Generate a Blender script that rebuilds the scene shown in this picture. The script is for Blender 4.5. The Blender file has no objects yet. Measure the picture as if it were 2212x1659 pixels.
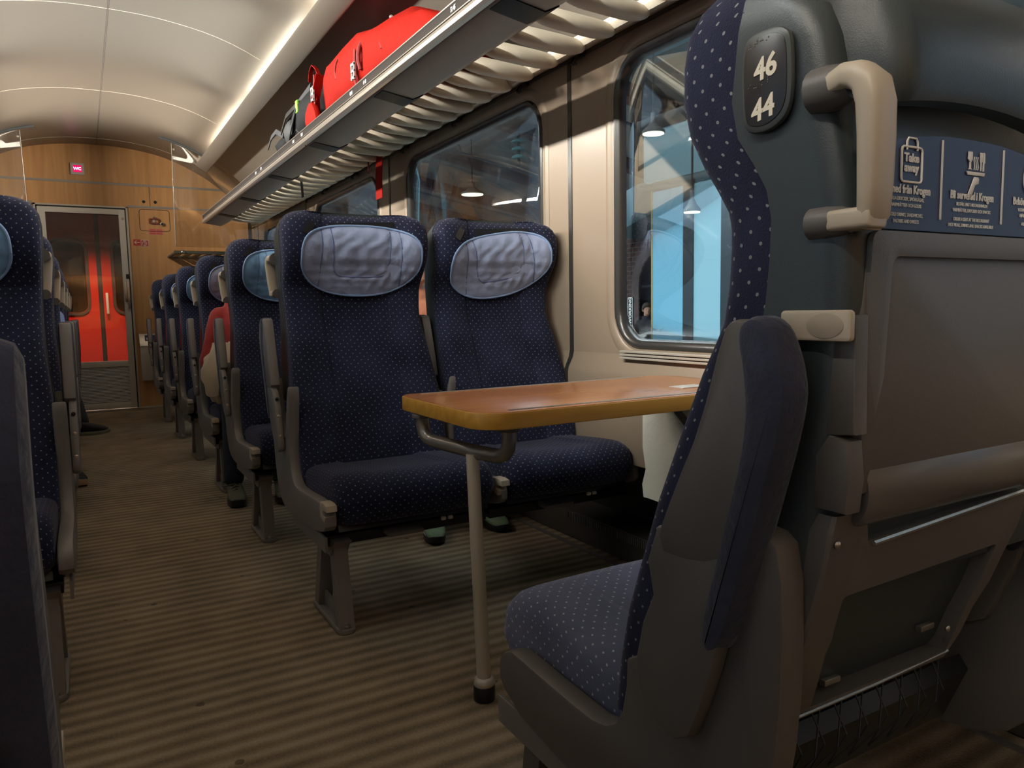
import bpy, bmesh, math, random
from mathutils import Vector, Matrix
random.seed(7)
C = bpy.context.scene.collection
S = bpy.context.scene

# ---------------------------------------------------------------- camera
cam_data = bpy.data.cameras.new('camera')
cam_data.sensor_fit = 'HORIZONTAL'; cam_data.sensor_width = 36.0
cam_data.lens = 1610.0/2212.0*36.0
cam_data.clip_start = 0.02; cam_data.clip_end = 200
cam = bpy.data.objects.new('camera', cam_data); C.objects.link(cam)
FPX, CX, CY = 1610.0, 1106.0, 829.5
def _cam_axes():
    fy = Vector(((176-CX)/FPX, (688-CY)/FPX, 1)).normalized()      # carriage axis seen from the camera
    d2 = Vector(((1176-CX)/FPX, (688-18.3-CY)/FPX, 1))
    up = d2.cross(fy).normalized()
    if up.y > 0: up = -up
    fx = fy.cross(up)
    return fx, fy, up
_fx, _fy, _fz = _cam_axes()
_R = Matrix(((_fx.x, -_fx.y, -_fx.z), (_fy.x, -_fy.y, -_fy.z), (_fz.x, -_fz.y, -_fz.z)))
cam.matrix_world = Matrix.Translation((0, 0, 1.0)) @ _R.to_4x4()
S.camera = cam

# ---------------------------------------------------------------- world, exposure
S.view_settings.view_transform = 'Standard'; S.view_settings.look = 'None'
S.view_settings.gamma = 1.0; S.view_settings.use_curve_mapping = False
S.view_settings.exposure = 0.95
S.cycles.max_bounces = 8; S.cycles.diffuse_bounces = 4; S.cycles.glossy_bounces = 4
S.cycles.transparent_max_bounces = 12; S.cycles.use_denoising = True
S.cycles.sample_clamp_indirect = 4.0; S.cycles.caustics_reflective = False; S.cycles.caustics_refractive = False
W = bpy.data.worlds.new('dusk'); S.world = W; W.use_nodes = True
W.node_tree.nodes['Background'].inputs[0].default_value = (0.30, 0.42, 0.55, 1)
W.node_tree.nodes['Background'].inputs[1].default_value = 0.65

XC = 0.253                 # centre line of the carriage
Y0, YG, YE = -5.0, 8.25, 9.15
XW = 1.80                  # right hand wall (window band)
def mirx(x): return 2*XC - x

def area_light(name, loc, direction, sx, sy, power, col, spread=180):
    l = bpy.data.lights.new(name, 'AREA'); l.shape = 'RECTANGLE'; l.size = sx; l.size_y = sy
    l.energy = power; l.color = col; l.spread = math.radians(spread)
    o = bpy.data.objects.new(name, l); C.objects.link(o); o.location = loc
    d = Vector(direction).normalized()
    z = -d; yv = Vector((0, 1, 0)); x = yv.cross(z).normalized(); y2 = z.cross(x)
    o.matrix_world = Matrix.Translation(loc) @ Matrix((x, y2, z)).transposed().to_4x4()
    o.visible_camera = True
    return o
# fluorescent tubes hidden in the two ceiling coves
COVE = 40.0
for side in (1, -1):
    for k in range(7):
        y = -4.04+1.84*k+0.12
        x = 1.150 if side == 1 else mirx(1.150)
        col = (1.0, 0.91, 0.79) if k % 2 == 0 else (0.95, 0.98, 0.94)
        area_light('cove_tube', (x, y, 2.552), (-side, 0, -0.22), 0.08, 1.62, COVE, col, 118)
# added daylight fill above the track, brightens platform ground and canopy
area_light('sky_fill_light', (4.2, 12.0, 6.2), (0.28, 0, -1), 2.0, 24.0, 1700, (0.85, 0.95, 1.0))
# vestibule lamp beyond the end door
area_light('vestibule_lamp', (0.1, 9.62, 2.36), (0, 0.16, -1), 0.6, 0.12, 13.0, (1.0, 0.86, 0.66), 75)

# ---------------------------------------------------------------- materials
MATS = {}
def mat(name, col, rough=0.5, metal=0.0, bump=0.0, bscale=200.0, var=0.0, vscale=6.0, sheen=0.0, emit=None, estr=0.0, spec=0.5, coat=0.0, alpha=1.0):
    if name in MATS: return MATS[name]
    m = bpy.data.materials.new(name); m.use_nodes = True; nt = m.node_tree; b = nt.nodes['Principled BSDF']
    b.inputs['Base Color'].default_value = (*col, 1); b.inputs['Roughness'].default_value = rough
    b.inputs['Metallic'].default_value = metal; b.inputs['Specular IOR Level'].default_value = spec
    if coat: b.inputs['Coat Weight'].default_value = coat; b.inputs['Coat Roughness'].default_value = 0.15
    if sheen: b.inputs['Sheen Weight'].default_value = sheen; b.inputs['Sheen Roughness'].default_value = 0.4
    if emit: b.inputs['Emission Color'].default_value = (*emit, 1); b.inputs['Emission Strength'].default_value = estr
    tc = nt.nodes.new('ShaderNodeTexCoord')
    if bump:
        n = nt.nodes.new('ShaderNodeTexNoise'); n.inputs['Scale'].default_value = bscale; n.inputs['Detail'].default_value = 3
        bp = nt.nodes.new('ShaderNodeBump'); bp.inputs['Strength'].default_value = bump; bp.inputs['Distance'].default_value = 0.01
        nt.links.new(tc.outputs['Object'], n.inputs['Vector']); nt.links.new(n.outputs[0], bp.inputs['Height']); nt.links.new(bp.outputs[0], b.inputs['Normal'])
    if var:
        n = nt.nodes.new('ShaderNodeTexNoise'); n.inputs['Scale'].default_value = vscale; n.inputs['Detail'].default_value = 4
        r = nt.nodes.new('ShaderNodeMix'); r.data_type = 'RGBA'
        r.inputs[6].default_value = (*[c*(1-var) for c in col], 1); r.inputs[7].default_value = (*[min(1, c*(1+var)) for c in col], 1)
        nt.links.new(tc.outputs['Object'], n.inputs['Vector']); nt.links.new(n.outputs[0], r.inputs[0]); nt.links.new(r.outputs[2], b.inputs['Base Color'])
    MATS[name] = m; return m
def N(nt, t, **kw):
    n = nt.nodes.new(t)
    for k, v in kw.items(): setattr(n, k, v)
    return n
def mth(nt, op, a, b=None):
    n = N(nt, 'ShaderNodeMath', operation=op)
    for i, v in enumerate((a, b)):
        if v is None: continue
        if isinstance(v, (int, float)): n.inputs[i].default_value = v
        else: nt.links.new(v, n.inputs[i])
    return n.outputs[0]
def ramp(nt, fac, stops):
    r = N(nt, 'ShaderNodeValToRGB'); e = r.color_ramp.elements
    e[0].position = stops[0][0]; e[0].color = (*stops[0][1], 1); e[1].position = stops[-1][0]; e[1].color = (*stops[-1][1], 1)
    for p, c in stops[1:-1]:
        q = e.new(p); q.color = (*c, 1)
    nt.links.new(fac, r.inputs[0]); return r.outputs[0]

def fabric(name, dark, light, dot, sp=0.0270, r=0.0021, sheen=0.14):
    m = bpy.data.materials.new(name); m.use_nodes = True; nt = m.node_tree; b = nt.nodes['Principled BSDF']
    b.inputs['Roughness'].default_value = 0.85; b.inputs['Specular IOR Level'].default_value = 0.2
    b.inputs['Sheen Weight'].default_value = sheen; b.inputs['Sheen Roughness'].default_value = 0.45; b.inputs['Sheen Tint'].default_value = (0.75, 0.75, 0.95, 1)
    uv = N(nt, 'ShaderNodeUVMap', uv_map='UVMap'); sx = N(nt, 'ShaderNodeSeparateXYZ'); nt.links.new(uv.outputs[0], sx.inputs[0])
    fac = None
    for off in (0.0, 0.5):
        d = []
        for ax in (0, 1):
            t = mth(nt, 'ADD', mth(nt, 'DIVIDE', sx.outputs[ax], sp), off)
            d.append(mth(nt, 'MULTIPLY', mth(nt, 'SUBTRACT', mth(nt, 'FRACT', t), 0.5), sp))
        dist = mth(nt, 'SQRT', mth(nt, 'ADD', mth(nt, 'MULTIPLY', d[0], d[0]), mth(nt, 'MULTIPLY', d[1], d[1])))
        f = mth(nt, 'LESS_THAN', dist, r)
        fac = f if fac is None else mth(nt, 'MAXIMUM', fac, f)
    tc = N(nt, 'ShaderNodeTexCoord'); n = N(nt, 'ShaderNodeTexNoise'); n.inputs['Scale'].default_value = 7; n.inputs['Detail'].default_value = 5
    nt.links.new(tc.outputs['Object'], n.inputs['Vector'])
    base = ramp(nt, n.outputs[0], [(0.3, dark), (0.75, light)])
    mx = N(nt, 'ShaderNodeMix', data_type='RGBA'); nt.links.new(fac, mx.inputs[0]); nt.links.new(base, mx.inputs[6]); mx.inputs[7].default_value = (*dot, 1)
    nt.links.new(mx.outputs[2], b.inputs['Base Color'])
    n2 = N(nt, 'ShaderNodeTexNoise'); n2.inputs['Scale'].default_value = 420; nt.links.new(tc.outputs['Object'], n2.inputs['Vector'])
    bp = N(nt, 'ShaderNodeBump'); bp.inputs['Strength'].default_value = 0.25; bp.inputs['Distance'].default_value = 0.004
    nt.links.new(n2.outputs[0], bp.inputs['Height']); nt.links.new(bp.outputs[0], b.inputs['Normal'])
    MATS[name] = m; return m
def wood(name, c0, c1, rough, axis, scale=3.0, coat=0.0):
    m = bpy.data.materials.new(name); m.use_nodes = True; nt = m.node_tree; b = nt.nodes['Principled BSDF']
    b.inputs['Roughness'].default_value = rough; b.inputs['Coat Weight'].default_value = coat; b.inputs['Coat Roughness'].default_value = 0.2
    tc = N(nt, 'ShaderNodeTexCoord'); mp = N(nt, 'ShaderNodeMapping')
    sc = [scale*5]*3; sc[axis] = scale*0.28; mp.inputs['Scale'].default_value = sc
    nt.links.new(tc.outputs['Object'], mp.inputs[0]); n = N(nt, 'ShaderNodeTexNoise'); n.inputs['Scale'].default_value = 1.4; n.inputs['Detail'].default_value = 6; n.inputs['Distortion'].default_value = 0.6
    nt.links.new(mp.outputs[0], n.inputs['Vector'])
    nt.links.new(ramp(nt, n.outputs[0], [(0.3, c0), (0.72, c1)]), b.inputs['Base Color'])
    MATS[name] = m; return m
def glass(name, tint, base_refl, rough=0.02):
    m = bpy.data.materials.new(name); m.use_nodes = True; nt = m.node_tree; nt.nodes.clear()
    o = N(nt, 'ShaderNodeOutputMaterial'); t = N(nt, 'ShaderNodeBsdfTransparent'); t.inputs[0].default_value = (*tint, 1)
    g = N(nt, 'ShaderNodeBsdfGlossy'); g.inputs['Roughness'].default_value = rough
    f = N(nt, 'ShaderNodeFresnel'); f.inputs['IOR'].default_value = 1.5
    k = mth(nt, 'MINIMUM', mth(nt, 'MULTIPLY', f.outputs[0], base_refl), 0.9)
    mx = N(nt, 'ShaderNodeMixShader'); nt.links.new(k, mx.inputs[0]); nt.links.new(t.outputs[0], mx.inputs[1]); nt.links.new(g.outputs[0], mx.inputs[2])
    nt.links.new(mx.outputs[0], o.inputs[0]); MATS[name] = m; return m
def floor_mat():
    m = bpy.data.materials.new('ribbed_carpet'); m.use_nodes = True; nt = m.node_tree; b = nt.nodes['Principled BSDF']
    b.inputs['Roughness'].default_value = 0.8; b.inputs['Specular IOR Level'].default_value = 0.25
    tc = N(nt, 'ShaderNodeTexCoord'); sx = N(nt, 'ShaderNodeSeparateXYZ'); nt.links.new(tc.outputs['Object'], sx.inputs[0])
    n = N(nt, 'ShaderNodeTexNoise'); n.inputs['Scale'].default_value = 5; n.inputs['Detail'].default_value = 6; nt.links.new(tc.outputs['Object'], n.inputs['Vector'])
    n3 = N(nt, 'ShaderNodeTexNoise'); n3.inputs['Scale'].default_value = 170; n3.inputs['Detail'].default_value = 3; nt.links.new(tc.outputs['Object'], n3.inputs['Vector'])
    wob = mth(nt, 'MULTIPLY', mth(nt, 'SUBTRACT', n.outputs[0], 0.5), 0.012)
    s = mth(nt, 'SINE', mth(nt, 'MULTIPLY', mth(nt, 'ADD', sx.outputs[1], wob), 2*math.pi/0.058))
    rib = mth(nt, 'ADD', mth(nt, 'MULTIPLY', s, 0.5), 0.5)
    f = mth(nt, 'ADD', mth(nt, 'MULTIPLY', rib, 0.30), mth(nt, 'ADD', mth(nt, 'MULTIPLY', n.outputs[0], 0.55), mth(nt, 'MULTIPLY', n3.outputs[0], 0.38)))
    col = ramp(nt, f, [(0.26, (0.085, 0.062, 0.036)), (0.60, (0.245, 0.190, 0.124)), (0.95, (0.44, 0.355, 0.245))])
    v = N(nt, 'ShaderNodeTexVoronoi'); v.inputs['Scale'].default_value = 5.5; nt.links.new(tc.outputs['Object'], v.inputs['Vector'])
    spot = mth(nt, 'LESS_THAN', mth(nt, 'ADD', v.outputs['Distance'], mth(nt, 'MULTIPLY', n3.outputs[0], 0.05)), 0.085)
    mx = N(nt, 'ShaderNodeMix', data_type='RGBA'); nt.links.new(mth(nt, 'MULTIPLY', spot, 0.6), mx.inputs[0]); nt.links.new(col, mx.inputs[6]); mx.inputs[7].default_value = (0.022, 0.016, 0.012, 1)
    nt.links.new(mx.outputs[2], b.inputs['Base Color'])
    bp = N(nt, 'ShaderNodeBump'); bp.inputs['Strength'].default_value = 0.5; bp.inputs['Distance'].default_value = 0.006
    nt.links.new(mth(nt, 'ADD', rib, mth(nt, 'MULTIPLY', n3.outputs[0], 0.6)), bp.inputs['Height']); nt.links.new(bp.outputs[0], b.inputs['Normal'])
    return m
def brick_mat():
    m = bpy.data.materials.new('brick'); m.use_nodes = True; nt = m.node_tree; b = nt.nodes['Principled BSDF']; b.inputs['Roughness'].default_value = 0.9
    tc = N(nt, 'ShaderNodeTexCoord'); sx = N(nt, 'ShaderNodeSeparateXYZ'); cb = N(nt, 'ShaderNodeCombineXYZ'); nt.links.new(tc.outputs['Object'], sx.inputs[0])
    nt.links.new(sx.outputs[1], cb.inputs[0]); nt.links.new(sx.outputs[2], cb.inputs[1])
    t = N(nt, 'ShaderNodeTexBrick'); t.inputs['Scale'].default_value = 2.2
    for i, c in ((1, (0.16, 0.07, 0.055)), (2, (0.24, 0.12, 0.10)), (3, (0.32, 0.27, 0.25))): t.inputs[i].default_value = (*c, 1)
    nt.links.new(cb.outputs[0], t.inputs['Vector']); nt.links.new(t.outputs[0], b.inputs['Base Color']); return m

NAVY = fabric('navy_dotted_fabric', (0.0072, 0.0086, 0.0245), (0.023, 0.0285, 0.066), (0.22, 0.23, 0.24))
NAVY_LIT = fabric('lit_navy_dotted_fabric', (0.085, 0.095, 0.155), (0.135, 0.150, 0.235), (0.46, 0.49, 0.52), sheen=0.35)  # navy fabric again, brighter light on the near cushion put into its colour
VELVET = mat('armrest_velvet', (0.026, 0.029, 0.056), 0.9, 0, 0.3, 60, 0.6, 14, sheen=0.25)
GREY = mat('warm_grey_plastic', (0.20, 0.180, 0.168), 0.42, 0, 0.06, 900)
DGREY = mat('dark_grey_plastic', (0.115, 0.103, 0.095), 0.42, 0, 0.08, 700)
SHELL = mat('slate_shell_plastic', (0.033, 0.043, 0.046), 0.34, 0, 0.08, 700)
BLACK = mat('black_plastic', (0.008, 0.008, 0.009), 0.4)
BEIGE = mat('beige_plastic', (0.50, 0.42, 0.32), 0.38)
PIL = mat('pillow_grey_blue', (0.32, 0.375, 0.55), 0.85, 0, 0.45, 32, 0.10, 9, sheen=0.2)
PILB = mat('pillow_sky_blue', (0.17, 0.32, 0.52), 0.85, 0, 0.35, 28, 0.10, 9, sheen=0.2)
STITCH = mat('pillow_stitch', (0.10, 0.14, 0.30), 0.9)
PIPING = mat('pillow_piping', (0.26, 0.38, 0.62), 0.85)
STEEL = mat('brushed_steel', (0.42, 0.38, 0.34), 0.32, 0.9, 0.05, 300)
ALU = mat('aluminium', (0.60, 0.55, 0.48), 0.28, 0.85)
ALUM = mat('matt_aluminium', (0.52, 0.47, 0.40), 0.5, 0.35)
WALLM = mat('cream_wall_panel', (0.305, 0.236, 0.172), 0.33, 0, 0.03, 40, coat=0.15)
CEILM = mat('satin_ceiling_panel', (0.150, 0.131, 0.108), 0.33, 0.35, 0.02, 25)
RACKM = mat('rack_grey', (0.32, 0.295, 0.265), 0.45)
SLATM = mat('slat_cream', (0.62, 0.55, 0.44), 0.45)
RUB = mat('window_rubber', (0.035, 0.032, 0.029), 0.25, 0, coat=0.3)
WOODW = wood('wall_veneer', (0.54, 0.265, 0.098), (0.70, 0.375, 0.15), 0.45, 2, 2.2)
WOODT = wood('table_veneer', (0.46, 0.165, 0.050), (0.57, 0.225, 0.075), 0.24, 0, 2.0, coat=0.3)
WOODE = wood('table_edge', (0.42, 0.20, 0.028), (0.58, 0.31, 0.05), 0.35, 0, 4.0)
GLASS = glass('window_glass', (0.88, 0.91, 0.91), 0.72)
PANE = glass('partition_glass', (0.96, 0.96, 0.94), 3.4)
DGLASS = glass('door_glass', (0.78, 0.74, 0.70), 1.3)
REDP = mat('red_paint', (0.38, 0.010, 0.006), 0.35, coat=0.3)
REDF = mat('red_nylon', (0.25, 0.006, 0.0018), 0.75, 0, 0.7, 14, 0.12, 8, spec=0.12)
WHITE = mat('white_print', (0.75, 0.72, 0.68), 0.6)
FLOORM = floor_mat(); BRICK = brick_mat()
# ---------------------------------------------------------------- mesh helpers
class G:
    def __init__(s): s.v = []; s.f = []; s.uv = []
    def add(s, verts, faces, uvs=None):
        o = len(s.v); s.v += [tuple(p) for p in verts]
        for i, f in enumerate(faces):
            s.f.append(tuple(a+o for a in f)); s.uv.append(uvs[i] if uvs else [(0, 0)]*len(f))
        return s
    def loft(s, rings, cap=True, closed=True, mid=0):
        n = len(rings[0]); vs = [p for r in rings for p in r]; fs = []; uv = []
        arc = []                                      # signed arc length from the first point, v along the rings
        for r in rings:
            a = [0.0]
            for i in range(n): a.append(a[-1] + (Vector(r[(i+1) % n])-Vector(r[i])).length)
            arc.append(a)
        vv = [0.0]
        for j in range(1, len(rings)):
            vv.append(vv[-1] + (Vector(rings[j][mid])-Vector(rings[j-1][mid])).length)
        m = n if closed else n-1
        for j in range(len(rings)-1):
            for i in range(m):
                k = (i+1) % n
                fs.append((j*n+i, j*n+k, (j+1)*n+k, (j+1)*n+i))
                def U(jj, ii):
                    a = arc[jj][ii]; return a if ii <= n/2 else a-arc[jj][n]
                if i < n/2 and i+1 > n/2: u = [arc[j][i], arc[j][i+1], arc[j+1][i+1], arc[j+1][i]]
                else: u = [U(j, i), U(j, i+1), U(j+1, i+1), U(j+1, i)]
                uv.append([(u[0], vv[j]), (u[1], vv[j]), (u[2], vv[j+1]), (u[3], vv[j+1])])
        if cap and closed:
            for r, b, rev in ((rings[0], 0, True), (rings[-1], (len(rings)-1)*n, False)):
                ext = [max(p[k] for p in r)-min(p[k] for p in r) for k in range(3)]
                k0, k1 = sorted(sorted(range(3), key=lambda k: -ext[k])[:2])
                idx = list(range(n))[::-1] if rev else list(range(n))
                fs.append(tuple(b+i for i in idx)); uv.append([(r[i][k0], r[i][k1]) for i in idx])
        return s.add(vs, fs, uv)
    def prism(s, pts, d0, d1, fn, b=0.004):           # outline swept from d0 to d1 with eased edges, fn(p, q, d) -> xyz
        def inset(k):
            out = []; n = len(pts)
            A = sum(pts[i][0]*pts[(i+1) % n][1]-pts[(i+1) % n][0]*pts[i][1] for i in range(n)); sg = 1 if A > 0 else -1
            for i in range(n):
                p0, p, p1 = Vector(pts[i-1]), Vector(pts[i]), Vector(pts[(i+1) % n])
                a = (p-p0); c = (p1-p)
                if a.length < 1e-9 or c.length < 1e-9: out.append(tuple(p)); continue
                a.normalize(); c.normalize(); t = (a+c)
                if t.length < 1e-6: t = a
                t.normalize(); nn = Vector((-t.y, t.x))*sg
                out.append(tuple(p + nn*k))
            return out
        sg = 1 if d1 > d0 else -1
        ins = inset(b); ins2 = inset(b*0.3)
        R = [(ins, d0), (ins2, d0+sg*b*0.3), (pts, d0+sg*b), (pts, d1-sg*b), (ins2, d1-sg*b*0.3), (ins, d1)]
        return s.loft([[fn(p, q, d) for p, q in r] for r, d in R])
    def box(s, x0, x1, y0, y1, z0, z1, b=0.003):
        x0, x1 = sorted((x0, x1)); y0, y1 = sorted((y0, y1)); z0, z1 = sorted((z0, z1))
        b = min(b, (x1-x0)/2.1, (y1-y0)/2.1, (z1-z0)/2.1)
        return s.prism([(x0, y0), (x1, y0), (x1, y1), (x0, y1)], z0, z1, lambda p, q, d: (p, q, d), b)
    def tube(s, pts, r, n=10, cap=True):
        pts = [Vector(p) for p in pts]; rings = []; up = None
        for i, p in enumerate(pts):
            t = (pts[min(i+1, len(pts)-1)]-pts[max(i-1, 0)]).normalized()
            if up is None:
                up = t.orthogonal().normalized()
            up = (up - t*up.dot(t)).normalized(); w = t.cross(up)
            rr = r[i] if isinstance(r, (list, tuple)) else r
            rings.append([tuple(p + up*math.cos(a)*rr + w*math.sin(a)*rr) for a in [2*math.pi*k/n for k in range(n)]])
        return s.loft(rings, cap)
    def ribbon(s, pts, w, t, side):                   # flat strap along pts, width along side
        side = Vector(side).normalized(); pts = [Vector(p) for p in pts]; rings = []
        for i, p in enumerate(pts):
            d = (pts[min(i+1, len(pts)-1)]-pts[max(i-1, 0)]).normalized(); n = d.cross(side).normalized()
            rings.append([tuple(p+side*w/2+n*t/2), tuple(p-side*w/2+n*t/2), tuple(p-side*w/2-n*t/2), tuple(p+side*w/2-n*t/2)])
        return s.loft(rings)
    def ell(s, c, rx, ry, rz, nu=20, nv=12):
        rings = []
        for j in range(1, nv):
            a = -math.pi/2 + math.pi*j/nv
            rings.append([(c[0]+rx*math.cos(a)*math.cos(t), c[1]+ry*math.cos(a)*math.sin(t), c[2]+rz*math.sin(a)) for t in [2*math.pi*k/nu for k in range(nu)]])
        return s.loft(rings)
    def cyl(s, c, r, h, axis=2, n=16, b=0.002):
        pts = [(r*math.cos(2*math.pi*k/n), r*math.sin(2*math.pi*k/n)) for k in range(n)]
        def fn(p, q, d):
            v = [0, 0, 0]; v[axis] = d; v[(axis+1) % 3] = p; v[(axis+2) % 3] = q
            return (c[0]+v[0], c[1]+v[1], c[2]+v[2])
        return s.prism(pts, -h/2, h/2, fn, min(b, h/3))
    def build(s, name, m, parent=None, loc=None, angle=40):
        me = bpy.data.meshes.new(name); me.from_pydata(s.v, [], s.f)
        ul = me.uv_layers.new(name='UVMap')
        flat = [c for f in s.uv for p in f for c in p]
        if len(flat) == 2*len(ul.data): ul.data.foreach_set('uv', flat)
        bm = bmesh.new(); bm.from_mesh(me); bmesh.ops.remove_doubles(bm, verts=bm.verts, dist=1e-6)
        bmesh.ops.recalc_face_normals(bm, faces=bm.faces); bm.to_mesh(me); bm.free()
        return link(name, me, m, parent, loc, angle)
def link(name, me, m, parent=None, loc=None, angle=40):
    me.polygons.foreach_set('use_smooth', [True]*len(me.polygons)); me.set_sharp_from_angle(angle=math.radians(angle))
    me.materials.append(m)
    o = bpy.data.objects.new(name, me); C.objects.link(o)
    if parent: o.parent = parent
    if loc: o.location = loc
    return o
def tag(o, label, cat, group=None):
    o['label'] = label; o['category'] = cat
    if group: o['group'] = group
    return o
def empty(name, loc, label, cat, group=None):
    o = bpy.data.objects.new(name, None); C.objects.link(o); o.location = loc; o.empty_display_size = 0.1
    return tag(o, label, cat, group)
def struct(o, parent=None):
    o['kind'] = 'structure'
    return o
KIDS = {}
def copy_tree(o, parent=None):
    c = o.copy(); C.objects.link(c)
    if parent: c.parent = parent
    for ch in list(o.children): copy_tree(ch, c)
    return c
def chaikin(pts, it=1):
    for _ in range(it):
        out = []
        for i in range(len(pts)):
            p, q = pts[i], pts[(i+1) % len(pts)]
            out += [(p[0]*.75+q[0]*.25, p[1]*.75+q[1]*.25), (p[0]*.25+q[0]*.75, p[1]*.25+q[1]*.75)]
        pts = out
    return pts
def rrect(x0, x1, y0, y1, r, n=6):
    out = []
    for cx, cy, a0 in ((x1-r, y1-r, 0), (x0+r, y1-r, 90), (x0+r, y0+r, 180), (x1-r, y0+r, 270)):
        for k in range(n+1):
            a = math.radians(a0+90*k/n); out.append((cx+r*math.cos(a), cy+r*math.sin(a)))
    return out
def interp(tab, z):
    if z <= tab[0][0]: return tab[0][1]
    for (a, va), (b, vb) in zip(tab, tab[1:]):
        if z <= b:
            t = (z-a)/(b-a); t = t*t*(3-2*t)*0.5 + t*0.5
            return va+(vb-va)*t
    return tab[-1][1]
def smooth(t): t = max(0, min(1, t)); return t*t*(3-2*t)
_tid = [0]
def text_mesh(txt, size, fn, m, parent, name='lettering', bold=0.0, align='CENTER', depth=0.0006, squeeze=1.0):
    cu = bpy.data.curves.new('t', 'FONT'); cu.body = txt; cu.size = size; cu.align_x = align; cu.align_y = 'CENTER'
    cu.offset = bold; cu.extrude = depth; cu.resolution_u = 3
    o = bpy.data.objects.new('t', cu); C.objects.link(o)
    bpy.context.view_layer.update()
    me = bpy.data.meshes.new_from_object(o.evaluated_get(bpy.context.evaluated_depsgraph_get()))
    bpy.data.objects.remove(o); bpy.data.curves.remove(cu)
    for v in me.vertices: v.co = fn(v.co.x*squeeze, v.co.y, v.co.z)
    me.name = name; me.materials.clear()
    ob = link(name, me, m, parent, None, 30); return ob
# ---------------------------------------------------------------- seats
# local frame: u across, s = distance behind the cushion's front edge, z up; my = +1 faces the camera, -1 faces away
FRONT = [(0.43, 0.385), (0.456, 0.39), (0.513, 0.395), (0.60, 0.416), (0.674, 0.445), (0.775, 0.481), (0.88, 0.53), (0.986, 0.584), (1.022, 0.590), (1.052, 0.593), (1.082, 0.594),
         (1.108, 0.589), (1.135, 0.571), (1.164, 0.550), (1.205, 0.527), (1.249, 0.517), (1.285, 0.519), (1.319, 0.526), (1.345, 0.540), (1.372, 0.565)]
SEAM = [(0.43, 0.47), (0.60, 0.52), (0.80, 0.575), (0.986, 0.636), (1.029, 0.641), (1.077, 0.645), (1.11, 0.643), (1.142, 0.624), (1.18, 0.598), (1.221, 0.589), (1.277, 0.596), (1.322, 0.603), (1.372, 0.615)]
REAR = [(0.55, 0.665), (0.62, 0.685), (0.68, 0.698), (0.79, 0.712), (0.85, 0.722), (0.99, 0.735), (1.07, 0.735), (1.24, 0.705), (1.30, 0.69), (1.35, 0.66), (1.372, 0.64)]
HW, ZT = 0.277, 1.372
def hw(z, r=0.075, top=ZT, waist=0.017):
    w = HW - waist*smooth(1-abs(z-0.98)/0.30)
    if z > top-r: w = w - r + math.sqrt(max(0, r*r-(z-(top-r))**2))
    return w
ZB = [0.43, 0.50, 0.58, 0.66, 0.75, 0.84, 0.92, 0.98, 1.02, 1.06, 1.085, 1.095, 1.10, 1.105, 1.13, 1.16, 1.20, 1.24, 1.28, 1.31, 1.335, 1.352, 1.362, 1.368, 1.3715]
US = [0, .04, .08, .11, .128, .137, .143, .15, .165, .19, .215]

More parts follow.
